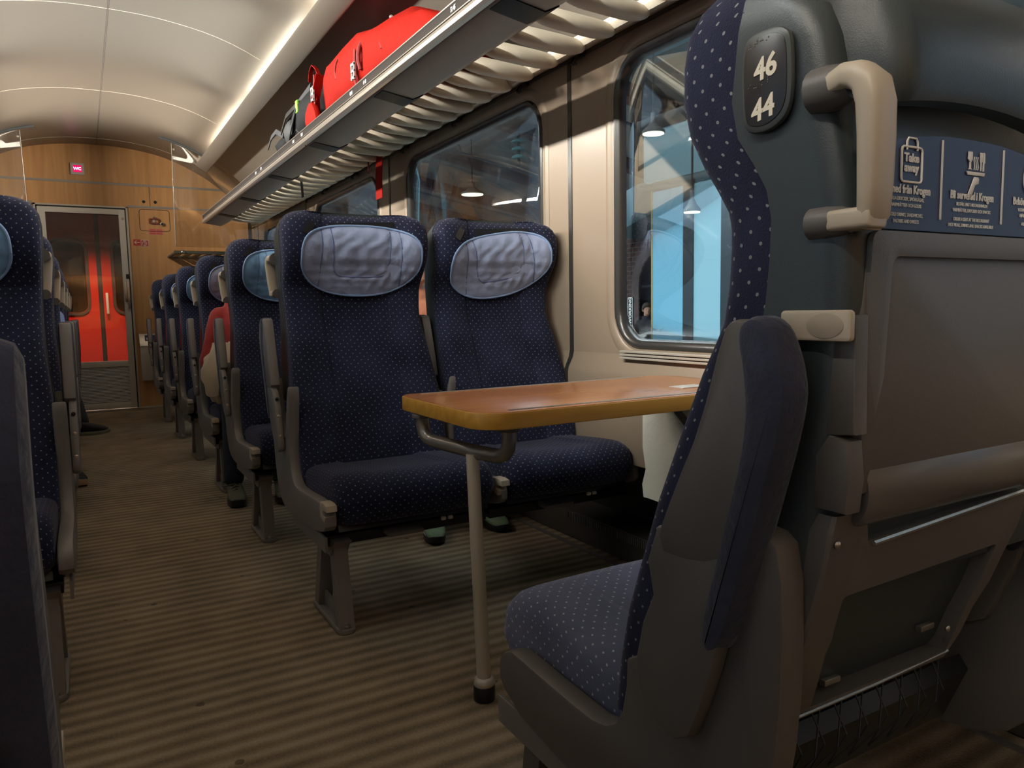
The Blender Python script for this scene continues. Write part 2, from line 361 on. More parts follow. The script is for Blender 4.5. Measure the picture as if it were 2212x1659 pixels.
def side_shell_outline():
    return chaikin([(0.03, 0.35), (0.028, 0.395), (0.05, 0.418), (0.10, 0.428), (0.30, 0.418), (0.385, 0.418), (0.428, 0.445), (0.445, 0.52), (0.437, 0.60), (0.422, 0.68), (0.413, 0.74), (0.420, 0.758), (0.434, 0.745),
        (0.462, 0.68), (0.484, 0.60), (0.50, 0.56), (0.54, 0.60), (0.60, 0.62), (0.632, 0.64), (0.640, 0.70), (0.645, 0.755), (0.665, 0.772), (0.692, 0.752), (0.696, 0.62), (0.685, 0.50), (0.655, 0.38), (0.60, 0.32), (0.50, 0.30), (0.33, 0.30), (0.10, 0.328)], 1)
def build_seat(name, label, group, arm, lever, my, aisle, pil=None, back=False, fab=None, loc=(0, 0, 0), wallside=False):
    fab = fab or NAVY
    root = empty(name, loc, label, 'train seat', group)
    P = lambda u, s, z: (u, my*s, z)
    # --- cushion: rings in the s-z plane swept across
    g = G(); rings = []
    prof = [(0.46, 0.362), (0.20, 0.348), (0.07, 0.343), (0.032, 0.352), (0.008, 0.385), (0.0, 0.430), (0.010, 0.468), (0.035, 0.490), (0.075, 0.501), (0.13, 0.502), (0.22, 0.496), (0.32, 0.488), (0.40, 0.482), (0.47, 0.478)]
    prof = prof[5:] + prof[:5]
    us = [-.270, -.266, -.255, -.238, -.20, -.165, -.15, -.14, -.13, -.09, 0, .09, .13, .14, .15, .165, .20, .238, .255, .266, .270]
    for u in us:
        a = abs(u); ins = {.270: .030, .266: .017, .255: .007, .238: .002}.get(a, 0)
        r = []
        for s_, z_ in prof:
            cs, cz = 0.24, 0.422
            s2 = s_ + (ins if s_ < cs else -ins); z2 = z_ + (ins if z_ < cz else -ins)
            if z_ > 0.45 and s_ > 0.05: z2 -= 0.008*(1-smooth((a-.128)/.022)) * smooth((s_-.05)/.08)
            s2 += 0.012*(a/.27)**2 if s_ < 0.1 else 0
            r.append(P(u, s2, z2))
        rings.append(r)
    # u runs along the loft: rotate the uv so both directions are in metres
    g.loft(rings); g.build('seat_cushion', fab, root, angle=50)
    # --- backrest fabric
    g = G(); rings = []
    for z in ZB:
        w = hw(z, waist=0.017 if my > 0 else 0.004); sf, sr = interp(FRONT, z) - (0.028 if my < 0 else 0), interp(SEAM, z)
        if z > 1.34: k = smooth((z-1.34)/0.032); sf += 0.012*k
        D = 0.016 if z < 1.09 else 0.016 + 0.022*smooth((z-1.10)/0.08)
        half = []
        for u in US:
            uu = u*w/HW
            f = sf + D*(1-smooth((u-.120)/.11)) + (0.0065 if u < .139 else 0) + 0.0035*(1 if abs(z-1.10) < 0.003 else 0)
            half.append((uu, f))
        rc = min(0.035, w*.4)
        for a in (15, 30, 45, 60, 75, 90):
            t = math.radians(a); half.append((w-rc+rc*math.sin(t)*1.0, sf+rc-rc*math.cos(t)))
        half.append((w, (sf+rc+sr)/2)); half.append((w, sr)); half.append((w*0.9, sr)); half.append((w*0.45, sr))
        full = half + [(0, sr)] + [(-u, q) for u, q in half[:0:-1]]
        rings.append([P(u, q, z) for u, q in full])
    br = g.loft(rings).build('backrest', fab, root, angle=45)
    # --- hard shell behind
    g = G(); rings = []
    for z in [0.69, 0.70, 0.76, 0.85, 0.93, 1.0, 1.05, 1.09, 1.12, 1.15, 1.18, 1.22, 1.26, 1.29, 1.32, 1.34, 1.355, 1.365, 1.371]:
        w = hw(z, waist=0.017 if my > 0 else 0.002)+0.0012; sr, se = interp(SEAM, z)-0.002, interp(REAR, z)
        k = 0.05*smooth((z-1.28)/0.09) + 0.0
        rr = min(0.030 + k, (se-sr)*0.9, w*0.8)
        half = [(0, sr), (w*0.6, sr), (w, sr), (w, (sr+se-rr)/2)]
        for a in (0, 15, 30, 45, 60, 75, 90):
            t = math.radians(a); half.append((w-rr+rr*math.cos(t), se-rr+rr*math.sin(t)))
        half += [(w*0.55, se), (w*0.25, se)]
        full = half + [(0, se)] + [(-u, q) for u, q in half[:0:-1]]
        rings.append([P(u, q, z) for u, q in full])
    sh = g.loft(rings).build('back_shell', SHELL, root, angle=40)
    # --- side shells
    ol = side_shell_outline()
    if my < 0: ol = [(s_ + (0.06*smooth((0.16-s_)/0.10)), z_) for s_, z_ in ol if not (z_ > 0.565 and s_ < 0.53)]
    for sd in ((-1, 1) if not aisle else (aisle,)):
        b = G().prism(ol, sd*0.274, sd*(0.312 if aisle else 0.300), lambda p, q, d: P(d, p, q), 0.007).build('side_shell', GREY if my > 0 else DGREY, root, angle=35)  # seats facing away: their shade is put into a darker grey
    # --- pan under the cushion
    g = G(); g.prism([(0.06, 0.330), (0.07, 0.352), (0.46, 0.368), (0.56, 0.45), (0.575, 0.43), (0.54, 0.34), (0.40, 0.305), (0.12, 0.315)], -0.262, 0.262, lambda p, q, d: P(d, p, q), 0.005)
    g.build('seat_pan', BLACK, root)
    g = G(); g.prism([(0.06, 0.300), (0.10, 0.312), (0.16, 0.298), (0.16, 0.290), (0.06, 0.288)], -0.10, 0.02, lambda p, q, d: P(d, p, q), 0.002)
    g.build('foot_flap', DGREY, root)
    for du in (0.10, 0.125):
        G().cyl(P(du, 0.08, 0.315), 0.007, 0.016, 0, 10).build('bumper_stop', WHITE, root)
    # --- recline lever at the sitter's right hand
    lu = lever*0.296
    G().prism([(0.005, 0.412), (0.008, 0.430), (0.035, 0.434), (0.075, 0.432), (0.075, 0.385), (0.035, 0.375), (0.030, 0.392), (0.050, 0.402), (0.045, 0.410), (0.025, 0.411)], lu-0.017, lu+0.017, lambda p, q, d: P(d, p, q), 0.0025).build('recline_lever', BEIGE, root)
    # --- armrest, folded up beside the back
    ao = 0.0 if aisle else 0.022
    a0, a1 = arm*(0.302-ao), arm*(0.337-ao)
    am = GREY if my > 0 else DGREY  # same seat plastic, shade painted in as darker grey when facing away
    ol = chaikin([(0.632, 0.975), (0.645, 0.988), (0.672, 0.985), (0.690, 0.93), (0.692, 0.89), (0.664, 0.80), (0.645, 0.735), (0.565, 0.735), (0.578, 0.80), (0.600, 0.873)], 1) if my > 0 else chaikin([(0.632, 0.975), (0.645, 0.988), (0.672, 0.985), (0.690, 0.93), (0.692, 0.89), (0.668, 0.80), (0.655, 0.74), (0.6, 0.715), (0.523, 0.715), (0.562, 0.80), (0.600, 0.873)], 1)
    ar = G().prism(ol, a0, a1, lambda p, q, d: P(d, p, q), 0.006).build('armrest', am, root)
    ol = chaikin([(0.565, 0.745), (0.650, 0.745), (0.625, 0.655), (0.600, 0.60), (0.565, 0.545), (0.525, 0.515), (0.490, 0.525), (0.492, 0.56), (0.505, 0.62), (0.522, 0.69)], 1) if my > 0 else [(0.531, 0.745), (0.66, 0.77), (0.645, 0.69), (0.620, 0.60), (0.600, 0.545), (0.585, 0.51), (0.56, 0.495), (0.525, 0.500), (0.498, 0.520), (0.490, 0.56), (0.505, 0.62), (0.524, 0.660), (0.514, 0.700)]
    lowr = G().prism(ol, arm*(0.3135-ao), a1 if my > 0 else a1*0.9985, lambda p, q, d: P(d, p, q), 0.006).build('armrest_bracket', am, root)
    for zz, ss, mm in () if my < 0 else ((0.705, 0.526, BLACK), (0.645, 0.5115, ALU), (0.575, 0.4965, ALU)):
        sc = G().cyl(P(arm*(0.326-ao), ss+0.002, zz), 0.0065, 0.008, 1, 12).build('screw' if mm is ALU else 'screw_hole', mm, lowr)
    ol = chaikin([(0.650, 0.975), (0.668, 0.993), (0.695, 0.985), (0.716, 0.93), (0.713, 0.89), (0.688, 0.80), (0.641, 0.65), (0.622, 0.622), (0.604, 0.628), (0.606, 0.66), (0.640, 0.78), (0.664, 0.87), (0.662, 0.93)], 2)
    G().prism(ol, arm*(0.297-ao), arm*(0.341-ao), lambda p, q, d: P(d, p, q), 0.012).build('armrest_pad', VELVET, root)
    # --- leg on the aisle side
    if aisle:
        lu = aisle*0.245
        hw_ = 0.024
        leg = G()
        leg.prism(rrect(0.055, 0.375, -0.03, 0.03, 0.028, 5), 0.0, 0.018, lambda p, q, d: P(lu+q, p, d), 0.004)
        for s0, s1 in ((0.085, 0.135), (0.335, 0.255)):
            leg.loft([[P(lu+x*hw_, s0+y*0.022, 0.010) for x, y in ((-1, -1), (1, -1), (1, 1), (-1, 1))], [P(lu+x*hw_*0.9, s1+y*0.026, 0.29) for x, y in ((-1, -1), (1, -1), (1, 1), (-1, 1))]])
        leg.prism([(0.085, 0.012), (0.335, 0.012), (0.30, 0.07), (0.12, 0.06)], lu-0.004, lu+0.004, lambda p, q, d: P(d, p, q), 0.002)
        leg.loft([[P(lu+x*0.028, s, z) for x, s in ((-1, a), (1, a), (1, b), (-1, b))] for a, b, z in ((0.125, 0.265, 0.24), (0.10, 0.29, 0.275), (0.07, 0.33, 0.295))])
        lg = leg.build('leg', GREY if my > 0 else DGREY, root)
        for s0 in (0.072, 0.360):
            G().cyl(P(lu, s0, 0.0235), 0.013, 0.011, 2, 8).cyl(P(lu, s0, 0.033), 0.007, 0.010, 2, 8).build('bolt', STEEL, lg)
        G().box(lu+aisle*0.058, lu+aisle*0.050, my*0.07, my*0.47, 0.268, 0.318, 0.002).build('rail_end_plate', GREY, root)
    rb = G()
    far = 0.28 if not wallside else 0.31
    rb.box(-0.30 if aisle != -1 else -0.295, far, my*0.12, my*0.19, 0.272, 0.304, 0.003).box(-0.295, far, my*0.26, my*0.33, 0.272, 0.304, 0.003)
    rb.build('support_rail', BLACK, root)
    # --- head pillow
    if pil:
        tilt, pm, du, dz = pil
        def PS(a, b, d):
            ca, sa = math.cos(tilt), math.sin(tilt); u = a*ca - b*sa + du; z = 1.198 + dz + a*sa + b*ca
            zz = max(1.06, min(1.34, z))
            base = interp(FRONT, zz) + (0.016 + 0.022*smooth((zz-1.10)/0.08) if zz > 1.09 else 0.016)*(1-smooth((abs(u)-.120)/.11))
            return P(u, base - 0.004 - d, z)
        hwid, hh = 0.228, 0.127
        nb = 96; outl = []
        for k in range(nb):
            t = 2*math.pi*k/nb; c_, s_ = math.cos(t), math.sin(t)
            x = hwid*math.copysign(abs(c_)**(2/2.7 if s_ > 0 else 2/2.25), c_); y = hh*math.copysign(abs(s_)**(2/3.2 if s_ > 0 else 2/2.1), s_)
            outl.append((x, y))
        st = [[(sx_*(0.152+0.010*(t-.5)), hh*0.90-2*hh*0.83*t) for t in [i/24 for i in range(25)]] for sx_ in (-1, 1)]
        st.append(chaikin_open([(-0.112, hh*0.93), (-0.106, -0.03), (-0.092, -0.052), (-0.07, -0.058), (0.0, -0.060), (0.07, -0.058), (0.092, -0.052), (0.106, -0.03), (0.112, hh*0.93)], 4))
        stp = [p for l in st for p in l]
        def hgt(x, y):
            k = min(1.0, ((abs(x)/hwid)**2.5+(abs(y)/hh)**2.5)**(1/2.5))
            base = 0.005 + 0.019*(1-k**5)
            dm = min((x-a)**2+(y-b)**2 for a, b in stp)**.5
            w = 0.0030*math.sin(95*x+40*y)*math.sin(70*y-30*x+1.0) + 0.0022*math.sin(150*x*math.copysign(1, x)-90*y)
            inner = abs(x) < 0.105 and y > -0.055
            if inner: w = 0.0040*math.sin(38*x+1)*math.sin(44*y+2.2*math.sin(30*x)) + 0.0022*math.sin(90*x-60*y+2*math.sin(50*y))
            return base + w*min(1, dm/0.008)*(1-k**6) - 0.0042*math.exp(-(dm/0.0055)**2)
        g = G(); rings = [[PS(x, y, -0.004) for x, y in outl]]
        for q in range(1, 25):
            k = 1-(q-1)/23.6
            rings.append([PS(x*k, y*k, hgt(x*k, y*k)) for x, y in outl])
        pl = g.loft(rings).build('head_pillow', pm, root, angle=75)
        G().tube([PS(x*1.0, y*1.0, 0.006) for x, y in outl+outl[:1]], 0.0042, 6, False).build('piping', PIPING, pl)
        for line in st:
            G().tube([PS(x, y, hgt(x, y)+0.0018) for x, y in line], 0.0017, 6).build('stitch', STITCH, pl)
        for ang, cx_, cz_, ww in ((0.9, -0.185, 1.305, 0.055), (0.05, 0.02, 1.322, 0.25)):
            pts = []
            for k in range(5):
                t = (k/4-0.5)*ww; u = cx_+t*math.cos(ang); z = cz_+t*math.sin(ang)
                base = interp(FRONT, z) + 0.038*(1-smooth((abs(u)-.120)/.11))
                pts.append(P(u, base-0.001, z))
            G().ribbon(pts, 0.026, 0.003, P(-math.sin(ang), 0, math.cos(ang))).build('velcro_patch', BLACK, root)
    # --- grab handle on the rear aisle edge
    if aisle:
        hu = aisle*0.272
        def HP(s, z, du=0.0): return P(hu+aisle*du, s, z)
        sec = lambda c, t, hwid, hth: c
        path = [(0.716, 1.205, .004), (0.731, 1.209, .005), (0.744, 1.206, .006), (0.754, 1.197, .006), (0.758, 1.180, .005), (0.758, 1.15, .003), (0.756, 1.11, 0), (0.753, 1.082, -.003), (0.748, 1.070, -.004)]
        g = G(); rings = []
        for i, (s_, z_, du) in enumerate(path):
            p0 = path[max(0, i-1)]; p1 = path[min(len(path)-1, i+1)]
            t = Vector((p1[0]-p0[0], p1[1]-p0[1])).normalized(); nrm = Vector((-t.y, t.x))
            r = []
            th = (0.011, 0.012, 0.013, 0.013, 0.0125, 0.0115, 0.0105, 0.0095, 0.006)[i]; wd = (0.015, 0.016, 0.018, 0.019, 0.019, 0.0185, 0.018, 0.017, 0.014)[i]
            for k in range(16):
                a = 2*math.pi*k/16; ca, sa = math.cos(a), math.sin(a)
                x = wd*math.copysign(abs(ca)**.6, ca); y = th*math.copysign(abs(sa)**.6, sa)
                r.append(P(hu+aisle*du+x, s_+nrm.x*y, z_+nrm.y*y))
            rings.append(r)
        g.loft(rings)
        g.prism(rrect(-0.014, 0.014, -0.010, 0.010, 0.005, 3), 0.715, 0.760, lambda p, q, d: P(hu+p, d, 1.079+q), 0.002)
        h = g.build('grab_handle', BEIGE, root, angle=50)
        for z_, r_ in ((1.205, 0.019), (1.079, 0.014)):
            gg = G(); rr = []
            for s_, k in ((0.690, 1.15), (0.708, 1.15), (0.722, 1.0), (0.732, 0.82)):
                rr.append([P(hu+r_*k*0.95*math.cos(a), s_, z_+r_*k*math.sin(a)) for a in [2*math.pi*i/16 for i in range(16)]])
            gg.loft(rr).build('handle_mount', DGREY, h)
    return root
def chaikin_open(pts, it=1):
    for _ in range(it):
        out = [pts[0]]
        for p, q in zip(pts, pts[1:]):
            out += [(p[0]*.75+q[0]*.25, p[1]*.75+q[1]*.25), (p[0]*.25+q[0]*.75, p[1]*.25+q[1]*.75)]
        pts = out + [pts[-1]]
    return pts
# ---------------------------------------------------------------- details of the near seat seen from behind
def foreground_details(root, my, plate_nums):
    P = lambda u, s, z: (u, my*s, z)
    uc = -0.085                                     # centre line of the back furniture
    # head cap with arched lower edge standing proud of the poster field
    g = G(); n = 14
    rows = []
    arch = lambda u: 1.205 - 0.55*(u-uc)**2 - 0.004
    us = [-0.264, -0.255, -0.245, -0.232, -0.218] + [-0.200+0.40*i/n for i in range(n+1)]
    for k, (zf, sd) in enumerate(((0.0, 0.722), (0.0, 0.744), (0.012, 0.752), (0.04, 0.752), (0.09, 0.742), (0.135, 0.706), (0.150, 0.66))):
        rows.append([P(u, 0.682+(sd-0.682)*smooth((u+0.266)/0.055), min(arch(u)+zf*(1.365-arch(u))/0.16, 1.362)) for u in us])
    g.loft(rows, cap=False, closed=False).build('head_cap', SHELL, root, angle=50)
    # arched shadow lip under it
    # poster field
    pf = G(); top = lambda u: 1.168 - 0.9*max(0, abs(u-uc)-0.02)**2*1.0
    pu = [-0.255+0.35*i/n for i in range(n+1)]
    pf.loft([[P(u, 0.7385, 1.072) for u in pu], [P(u, 0.7385, top(u)) for u in pu], [P(u, 0.7300, top(u)) for u in pu]], cap=False, closed=False)
    po = pf.build('info_poster', mat('poster_navy', (0.020, 0.026, 0.075), 0.35), root); po['label'] = 'navy restaurant poster with white icons and lettering'
    sgn = -1 if my > 0 else 1                        # reading direction across the back
    def T(u0, z0): return lambda x, y, d: P(u0+sgn*x, 0.7395+d, z0+y)
    def T2(u0, z0): return T(u0, z0)
    for du in (-0.141, -0.027):
        G().box(du-0.0008, du+0.0008, my*0.7388, my*0.7402, 1.084, 1.163, 0.0003).build('divider', WHITE, po)
    ink = WHITE
    FA = [(-0.198, 'Ta med från Krogen', ['KALLA DRYCKER, SMÖRGÅSAR,', 'VARMRÄTTER OCH GODIS', 'COLD DRINKS, SANDWICHES,', 'PASTRIES AND SWEETS']),
          (-0.084, 'Bli serverad i Krogen', ['BESTÄLL MAT I RESTAURANGEN', 'VARMRÄTTER, DRYCKER OCH SNACKS', 'ORDER A SEAT AT THE RESTAURANT', 'HOT MEALS, DRINKS AND SNACKS AVAILABLE']),
          (0.030, 'Behöver du hjälp?', ['VI SOM JOBBAR OMBORD', 'HJÄLPER DIG GÄRNA', 'ASK OUR CREW'])]
    for u0, head, lines in FA:
        text_mesh(head, 0.0115, T(u0, 1.1105), ink, po, 'poster_heading', 0.0003, depth=0.0003, squeeze=0.82)
        for i, ln in enumerate(lines):
            text_mesh(ln, 0.0050, T(u0, 1.1015-0.0062*i-(0.003 if i > 1 else 0)), ink, po, 'poster_small_print', 0, depth=0.0002, squeeze=0.80)
    def line(pts, w, u0=0, z0=0, closed=False):
        q = [P(u0+sgn*x, 0.7396, z0+y) for x, y in pts]
        if closed: q.append(q[0]); 
        return G().ribbon(q, w, 0.0008, P(0, 0, 1)) if False else G().tube(q, w/2, 6)
    ic = line(rrect(-0.0165, 0.0165, -0.0185, 0.0150, 0.004, 4), 0.0024, -0.192, 1.1365, True).build('bag_icon', ink, po)
    ic2 = line([(-0.0085, 0.012), (-0.0085, 0.020), (-0.006, 0.0235), (0.006, 0.0235), (0.0085, 0.020), (0.0085, 0.012)], 0.0022, -0.192, 1.1365).build('bag_icon', ink, po)
    text_mesh('Take', 0.0115, T(-0.192, 1.1410), ink, po, 'icon_lettering', 0.0004, depth=0.0003, squeeze=1.05)
    text_mesh('away', 0.0115, T(-0.192, 1.1315), ink, po, 'icon_lettering', 0.0004, depth=0.0003, squeeze=1.0)
    def blob(pts, u0, z0): return G().prism([(u0+sgn*x*1.25, z0+y*1.12) for x, y in pts], 0.7390, 0.7402, lambda p, q, d: P(p, d, q), 0.0002).build('serving_icon', ink, po)
    u0, z0 = -0.079, 1.137
    blob([(-0.0125, 0.017), (-0.0070, 0.017), (-0.0066, 0.010), (-0.0088, 0.0075), (-0.0088, 0.0020), (-0.0065, 0.0008), (-0.0130, 0.0008), (-0.0107, 0.0020), (-0.0107, 0.0075), (-0.0130, 0.010)], u0, z0)
    blob([(-0.0150, -0.0010), (0.0125, -0.0010), (0.0115, -0.0042), (-0.0130, -0.0042)], u0, z0)
    blob([(0.0048, 0.0175), (0.0085, 0.0175), (0.0085, 0.0095), (0.0073, 0.0080), (0.0073, 0.0006), (0.0057, 0.0006), (0.0057, 0.0080), (0.0048, 0.0095)], u0, z0)
    blob([(0.0100, 0.0180), (0.0118, 0.0170), (0.0122, 0.0080), (0.0112, 0.0080), (0.0112, 0.0006), (0.0096, 0.0006)], u0, z0)
    for k in range(3):
        line([(-0.0045+0.0034*k+0.0008*math.sin(t*1.6), 0.001+0.0135*t/4) for t in range(5)], 0.0010, u0, z0).build('serving_icon', ink, po)
    blob([(-0.0115, -0.0225), (-0.0060, -0.0225), (-0.0015, -0.0130), (0.0035, -0.0115), (0.0040, -0.0070), (0.0025, -0.0055), (-0.0030, -0.0055), (-0.0055, -0.0105)], u0, z0)
    line([(0.0135*math.cos(t), 0.0175*math.sin(t)) for t in [2*math.pi*i/28 for i in range(28)]], 0.0022, 0.030, 1.1365, True).build('ring_icon', ink, po)
    text_mesh('?', 0.022, T(0.030, 1.1365), ink, po, 'ring_icon', 0.0004, depth=0.0003)
    # folded tray table
    t0, t1 = -0.255, 0.098
    ol = [(t0+0.005, 0.812)] + [(t0-0.002, 0.99), (t0+0.004, 1.055), (t0+0.012, 1.066)] + [(t0+0.012+(t1-t0-0.024)*i/10, 1.066+0.009*math.sin(math.pi*i/10)) for i in range(1, 10)] + [(t1-0.012, 1.066), (t1, 1.05), (t1, 0.812)]
    tr = G().prism(ol, 0.700, 0.7365, lambda p, q, d: P(p, d, q), 0.006).build('tray_table', GREY if False else DGREY, root, angle=35)
    fr = G(); rim = []
    outer = rrect(t0+0.004, t1-0.002, 0.86, 1.070, 0.012, 4); inner = rrect(t0+0.034, t1-0.016, 0.83, 1.046, 0.012, 4)
    rings = []
    for pts, d in ((outer, 0.735), (outer, 0.741), ([(a*.4+b*.6, c*.4+e*.6) for (a, c), (b, e) in zip(outer, inner)], 0.7445), (inner, 0.742), (inner, 0.736)):
        rings.append([P(p, d-(0.010*smooth((0.93-q)/0.08)), q) for p, q in pts])
    fr.loft(rings, cap=False).build('tray_rim', DGREY, tr, angle=35)
    g = G(); rr = []
    for u in (t0+0.012, t0+0.016, (t0+t1)/2, t1-0.012, t1-0.006):
        e = 0.85 if u in (t0+0.012, t1-0.006) else 1
        rr.append([P(u, 0.722+0.020*e*math.cos(a), 0.812+0.036*e*math.sin(a)) for a in [2*math.pi*i/20 for i in range(20)]])
    g.loft(rr).build('tray_roll', mat('satin_grey_plastic', (0.115, 0.103, 0.095), 0.30), tr)
    G().prism([(0.700, 0.796), (0.736, 0.796), (0.740, 0.83), (0.736, 0.868), (0.715, 0.872), (0.700, 0.85)], -0.276, -0.250, lambda p, q, d: P(d, p, q), 0.004).build('hinge_block', DGREY, tr)
    G().prism([(0.705, 0.985), (0.740, 0.99), (0.742, 0.875), (0.705, 0.87)], -0.272, -0.252, lambda p, q, d: P(d, p, q), 0.003).build('hinge_block', DGREY, tr)
    # pocket frame, curving forward towards the floor
    PR = [(0.50, 0.612), (0.54, 0.650), (0.60, 0.668), (0.66, 0.690), (0.72, 0.708), (0.765, 0.716), (0.79, 0.718)]
    f0, f1 = -0.274, 0.105
    def frame_pt(u, z, d): return P(u, interp(PR, z)+d, z)
    outer = []; inner = []
    nz = 8
    def poly(corners, n=6):
        out = []
        for (a, b), (c, d) in zip(corners, corners[1:]+corners[:1]):
            out += [(a+(c-a)*i/n, b+(d-b)*i/n) for i in range(n)]
        return out
    outer = poly([(f0, 0.515), (f1-0.04, 0.530), (f1, 0.758), (f1-0.02, 0.770), (-0.215, 0.755), (-0.222, 0.788), (f0+0.004, 0.790), (f0, 0.772)])
    inner = poly([(f0+0.060, 0.545), (f1-0.055, 0.545), (f1-0.045, 0.700), (f1-0.05, 0.702), (-0.226, 0.694), (-0.228, 0.692), (-0.229, 0.690), (-0.229, 0.688)])
    g = G(); g.loft([[frame_pt(u, z, -0.03) for u, z in outer], [frame_pt(u, z, 0.0) for u, z in outer], [frame_pt(u*0.985-0.001, z, 0.004) for u, z in outer], [frame_pt(u, z, 0.004) for u, z in inner], [frame_pt(u, z, -0.022) for u, z in inner]], cap=False)
    pk = g.build('pocket_frame', DGREY, root, angle=35)
    zs = [0.52, 0.56, 0.60, 0.64, 0.68, 0.72, 0.76]
    G().loft([[frame_pt(f0+0.012, z, -0.016), frame_pt(f1-0.02, z, -0.016), frame_pt(f1-0.02, z, -0.032), frame_pt(f0+0.012, z, -0.032)] for z in zs]).build('pocket_panel', SHELL, pk)
    G().tube([frame_pt(f0+0.0, 0.528, 0.002), frame_pt(-0.08, 0.532, 0.002), frame_pt(f1-0.045, 0.542, 0.002)], 0.0022, 6).build('pocket_wire', STEEL, pk)
    G().tube([frame_pt(-0.205, 0.752, 0.006), frame_pt(f1-0.02, 0.768, 0.006)], 0.0028, 6).build('trim_strip', ALU, pk)
    for u, z in ((-0.262, 0.760), (0.030, 0.585)):
        G().ell(frame_pt(u, z, 0.004), 0.0045, 0.003, 0.0045, 10, 8).build('screw', STEEL, pk)
    for u, z in ((-0.165, 0.558), (0.005, 0.588)):
        G().box(u-0.014, u+0.014, my*(interp(PR, z)-0.016), my*(interp(PR, z)-0.008), z-0.004, z+0.004, 0.002).build('clip', STEEL, pk)
    # string net hung below the pocket
    net = G()
    for i in range(9):
        a = -0.26+0.33*i/8
        net.tube([P(a, 0.618, 0.53), P(a+0.02, 0.632, 0.47), P(a+0.03, 0.600, 0.41)], 0.0012, 4)
        net.tube([P(a+0.03, 0.618, 0.53), P(a, 0.634, 0.46), P(a-0.015, 0.602, 0.41)], 0.0012, 4)
    net.build('string_net', mat('net_string', (0.03, 0.032, 0.036), 0.7), root)
    # seat number plate on the outer side
    px = -0.2785
    ol = [(0.605, 1.187), (0.602, 1.24), (0.604, 1.272), (0.612, 1.283), (0.640, 1.284), (0.655, 1.279), (0.664, 1.268), (0.666, 1.22), (0.664, 1.196), (0.655, 1.182), (0.636, 1.174), (0.614, 1.177)]
    ol = [(0.6405+(a-0.634)*1.04, 1.229+(b-1.230)*0.94) for a, b in ol]
    pt = G().prism(chaikin(ol, 2), px, px-0.0085, lambda p, q, d: P(d, p, q), 0.004).build('number_plate', mat('plate_rim', (0.05, 0.055, 0.052), 0.35), root)
    pt['label'] = 'seat number plate reading 46 and 44'
    sc = [(0.6405+(a-0.6405)*0.84, 1.229+(b-1.229)*0.87) for a, b in ol]
    G().prism(chaikin(sc, 2), px-0.008, px-0.0095, lambda p, q, d: P(d, p, q), 0.0006).build('plate_face', mat('plate_face', (0.022, 0.019, 0.020), 0.3), pt)
    # facing -u, reading direction runs towards larger s when my = -1
    cream = mat('number_cream', (0.78, 0.70, 0.56), 0.5)
    for txt, s0, z0 in (('46', 0.6420, 1.2400), ('44', 0.6395, 1.2000)):
        text_mesh(txt, 0.0305, lambda x, y, d, s0=s0, z0=z0: P(px-0.0098-d, s0+x, z0+y+0.12*x), cream, pt, 'seat_number', 0.0009, depth=0.0004, squeeze=0.95)
    rnd = random.Random(3)
    for z0 in (1.266, 1.2245):
        for c in range(4):
            for (a, b) in ((0, 0), (0, 1), (1, 0), (1, 1), (1, 2)):
                if rnd.random() < 0.55:
                    G().ell(P(px-0.0096, 0.620+c*0.0075+a*0.0025, z0+0.0025*b+0.12*(c-2)*0.0075), 0.0008, 0.0008, 0.0008, 6, 5).build('braille_dot', GREY, pt)
    # beige release latch
    lt = G().prism(rrect(0.664, 0.745, 0.965, 0.995, 0.004, 3), px, px-0.008, lambda p, q, d: P(d, p, q), 0.0025).build('release_latch', BEIGE, root)
    G().prism([(0.717+0.021*math.cos(t), 0.980+0.0125*math.sin(t)) for t in [2*math.pi*i/24 for i in range(24)]], px-0.006, px-0.0087, lambda p, q, d: P(d, p, q), 0.0008).build('thumb_dimple', mat('dimple_beige', (0.40, 0.33, 0.25), 0.45), lt)
# ---------------------------------------------------------------- carriage shell
def ceil_z(x):
    d = abs(x-XC)
    return interp_cr([(0, 2.816), (0.30, 2.803), (0.626, 2.742), (0.90, 2.628), (1.183, 2.453), (1.40, 2.245), (1.547, 2.03)], d)
def interp_cr(tab, x):
    xs = [t[0] for t in tab]; ys = [t[1] for t in tab]; n = len(tab)
    if x >= xs[-1]: return ys[-1]
    i = max(k for k in range(n-1) if xs[k] <= x)
    def m(k):
        if k == 0: return 0.0
        if k == n-1: return (ys[-1]-ys[-2])/(xs[-1]-xs[-2])
        return (ys[k+1]-ys[k-1])/(xs[k+1]-xs[k-1])
    h = xs[i+1]-xs[i]; t = (x-xs[i])/h
    return ys[i]*(2*t**3-3*t*t+1)+m(i)*h*(t**3-2*t*t+t)+ys[i+1]*(-2*t**3+3*t*t)+m(i+1)*h*(t**3-t*t)

fl = struct(G().box(mirx(2.02), 2.02, Y0, YE, -0.05, 0.0, 0.001).build('floor', FLOORM))
for sd, nm in ((1, 'right'), (-1, 'left')):
    X = (lambda x: x) if sd == 1 else mirx
    struct(G().box(X(1.745), X(1.769), Y0, YE-0.01, 0.0, 0.004, 0.001).build('trim_%d' % (1 if sd == 1 else 2), DGREY))
cg = G(); n = 56; d = 1.547
xs = [XC-d+2*d*i/n for i in range(n+1)]
cg.loft([[(x, y, ceil_z(x)) for x in xs] for y in (Y0, YE)], cap=False, closed=False)
cg.loft([[(x, y, ceil_z(x)+0.03) for x in xs] for y in (Y0, YE)], cap=False, closed=False)
ceiling = struct(cg.build('ceiling', CEILM, angle=60))
seamD = mat('seam_dark', (0.06, 0.05, 0.045), 0.6); seamL = mat('seam_light', (0.46, 0.42, 0.34), 0.5)
struct(G().box(XC-0.0022, XC+0.0022, Y0, YE, 2.8150, 2.8200, 0.0003).build('ceiling_seam', seamD, ceiling))
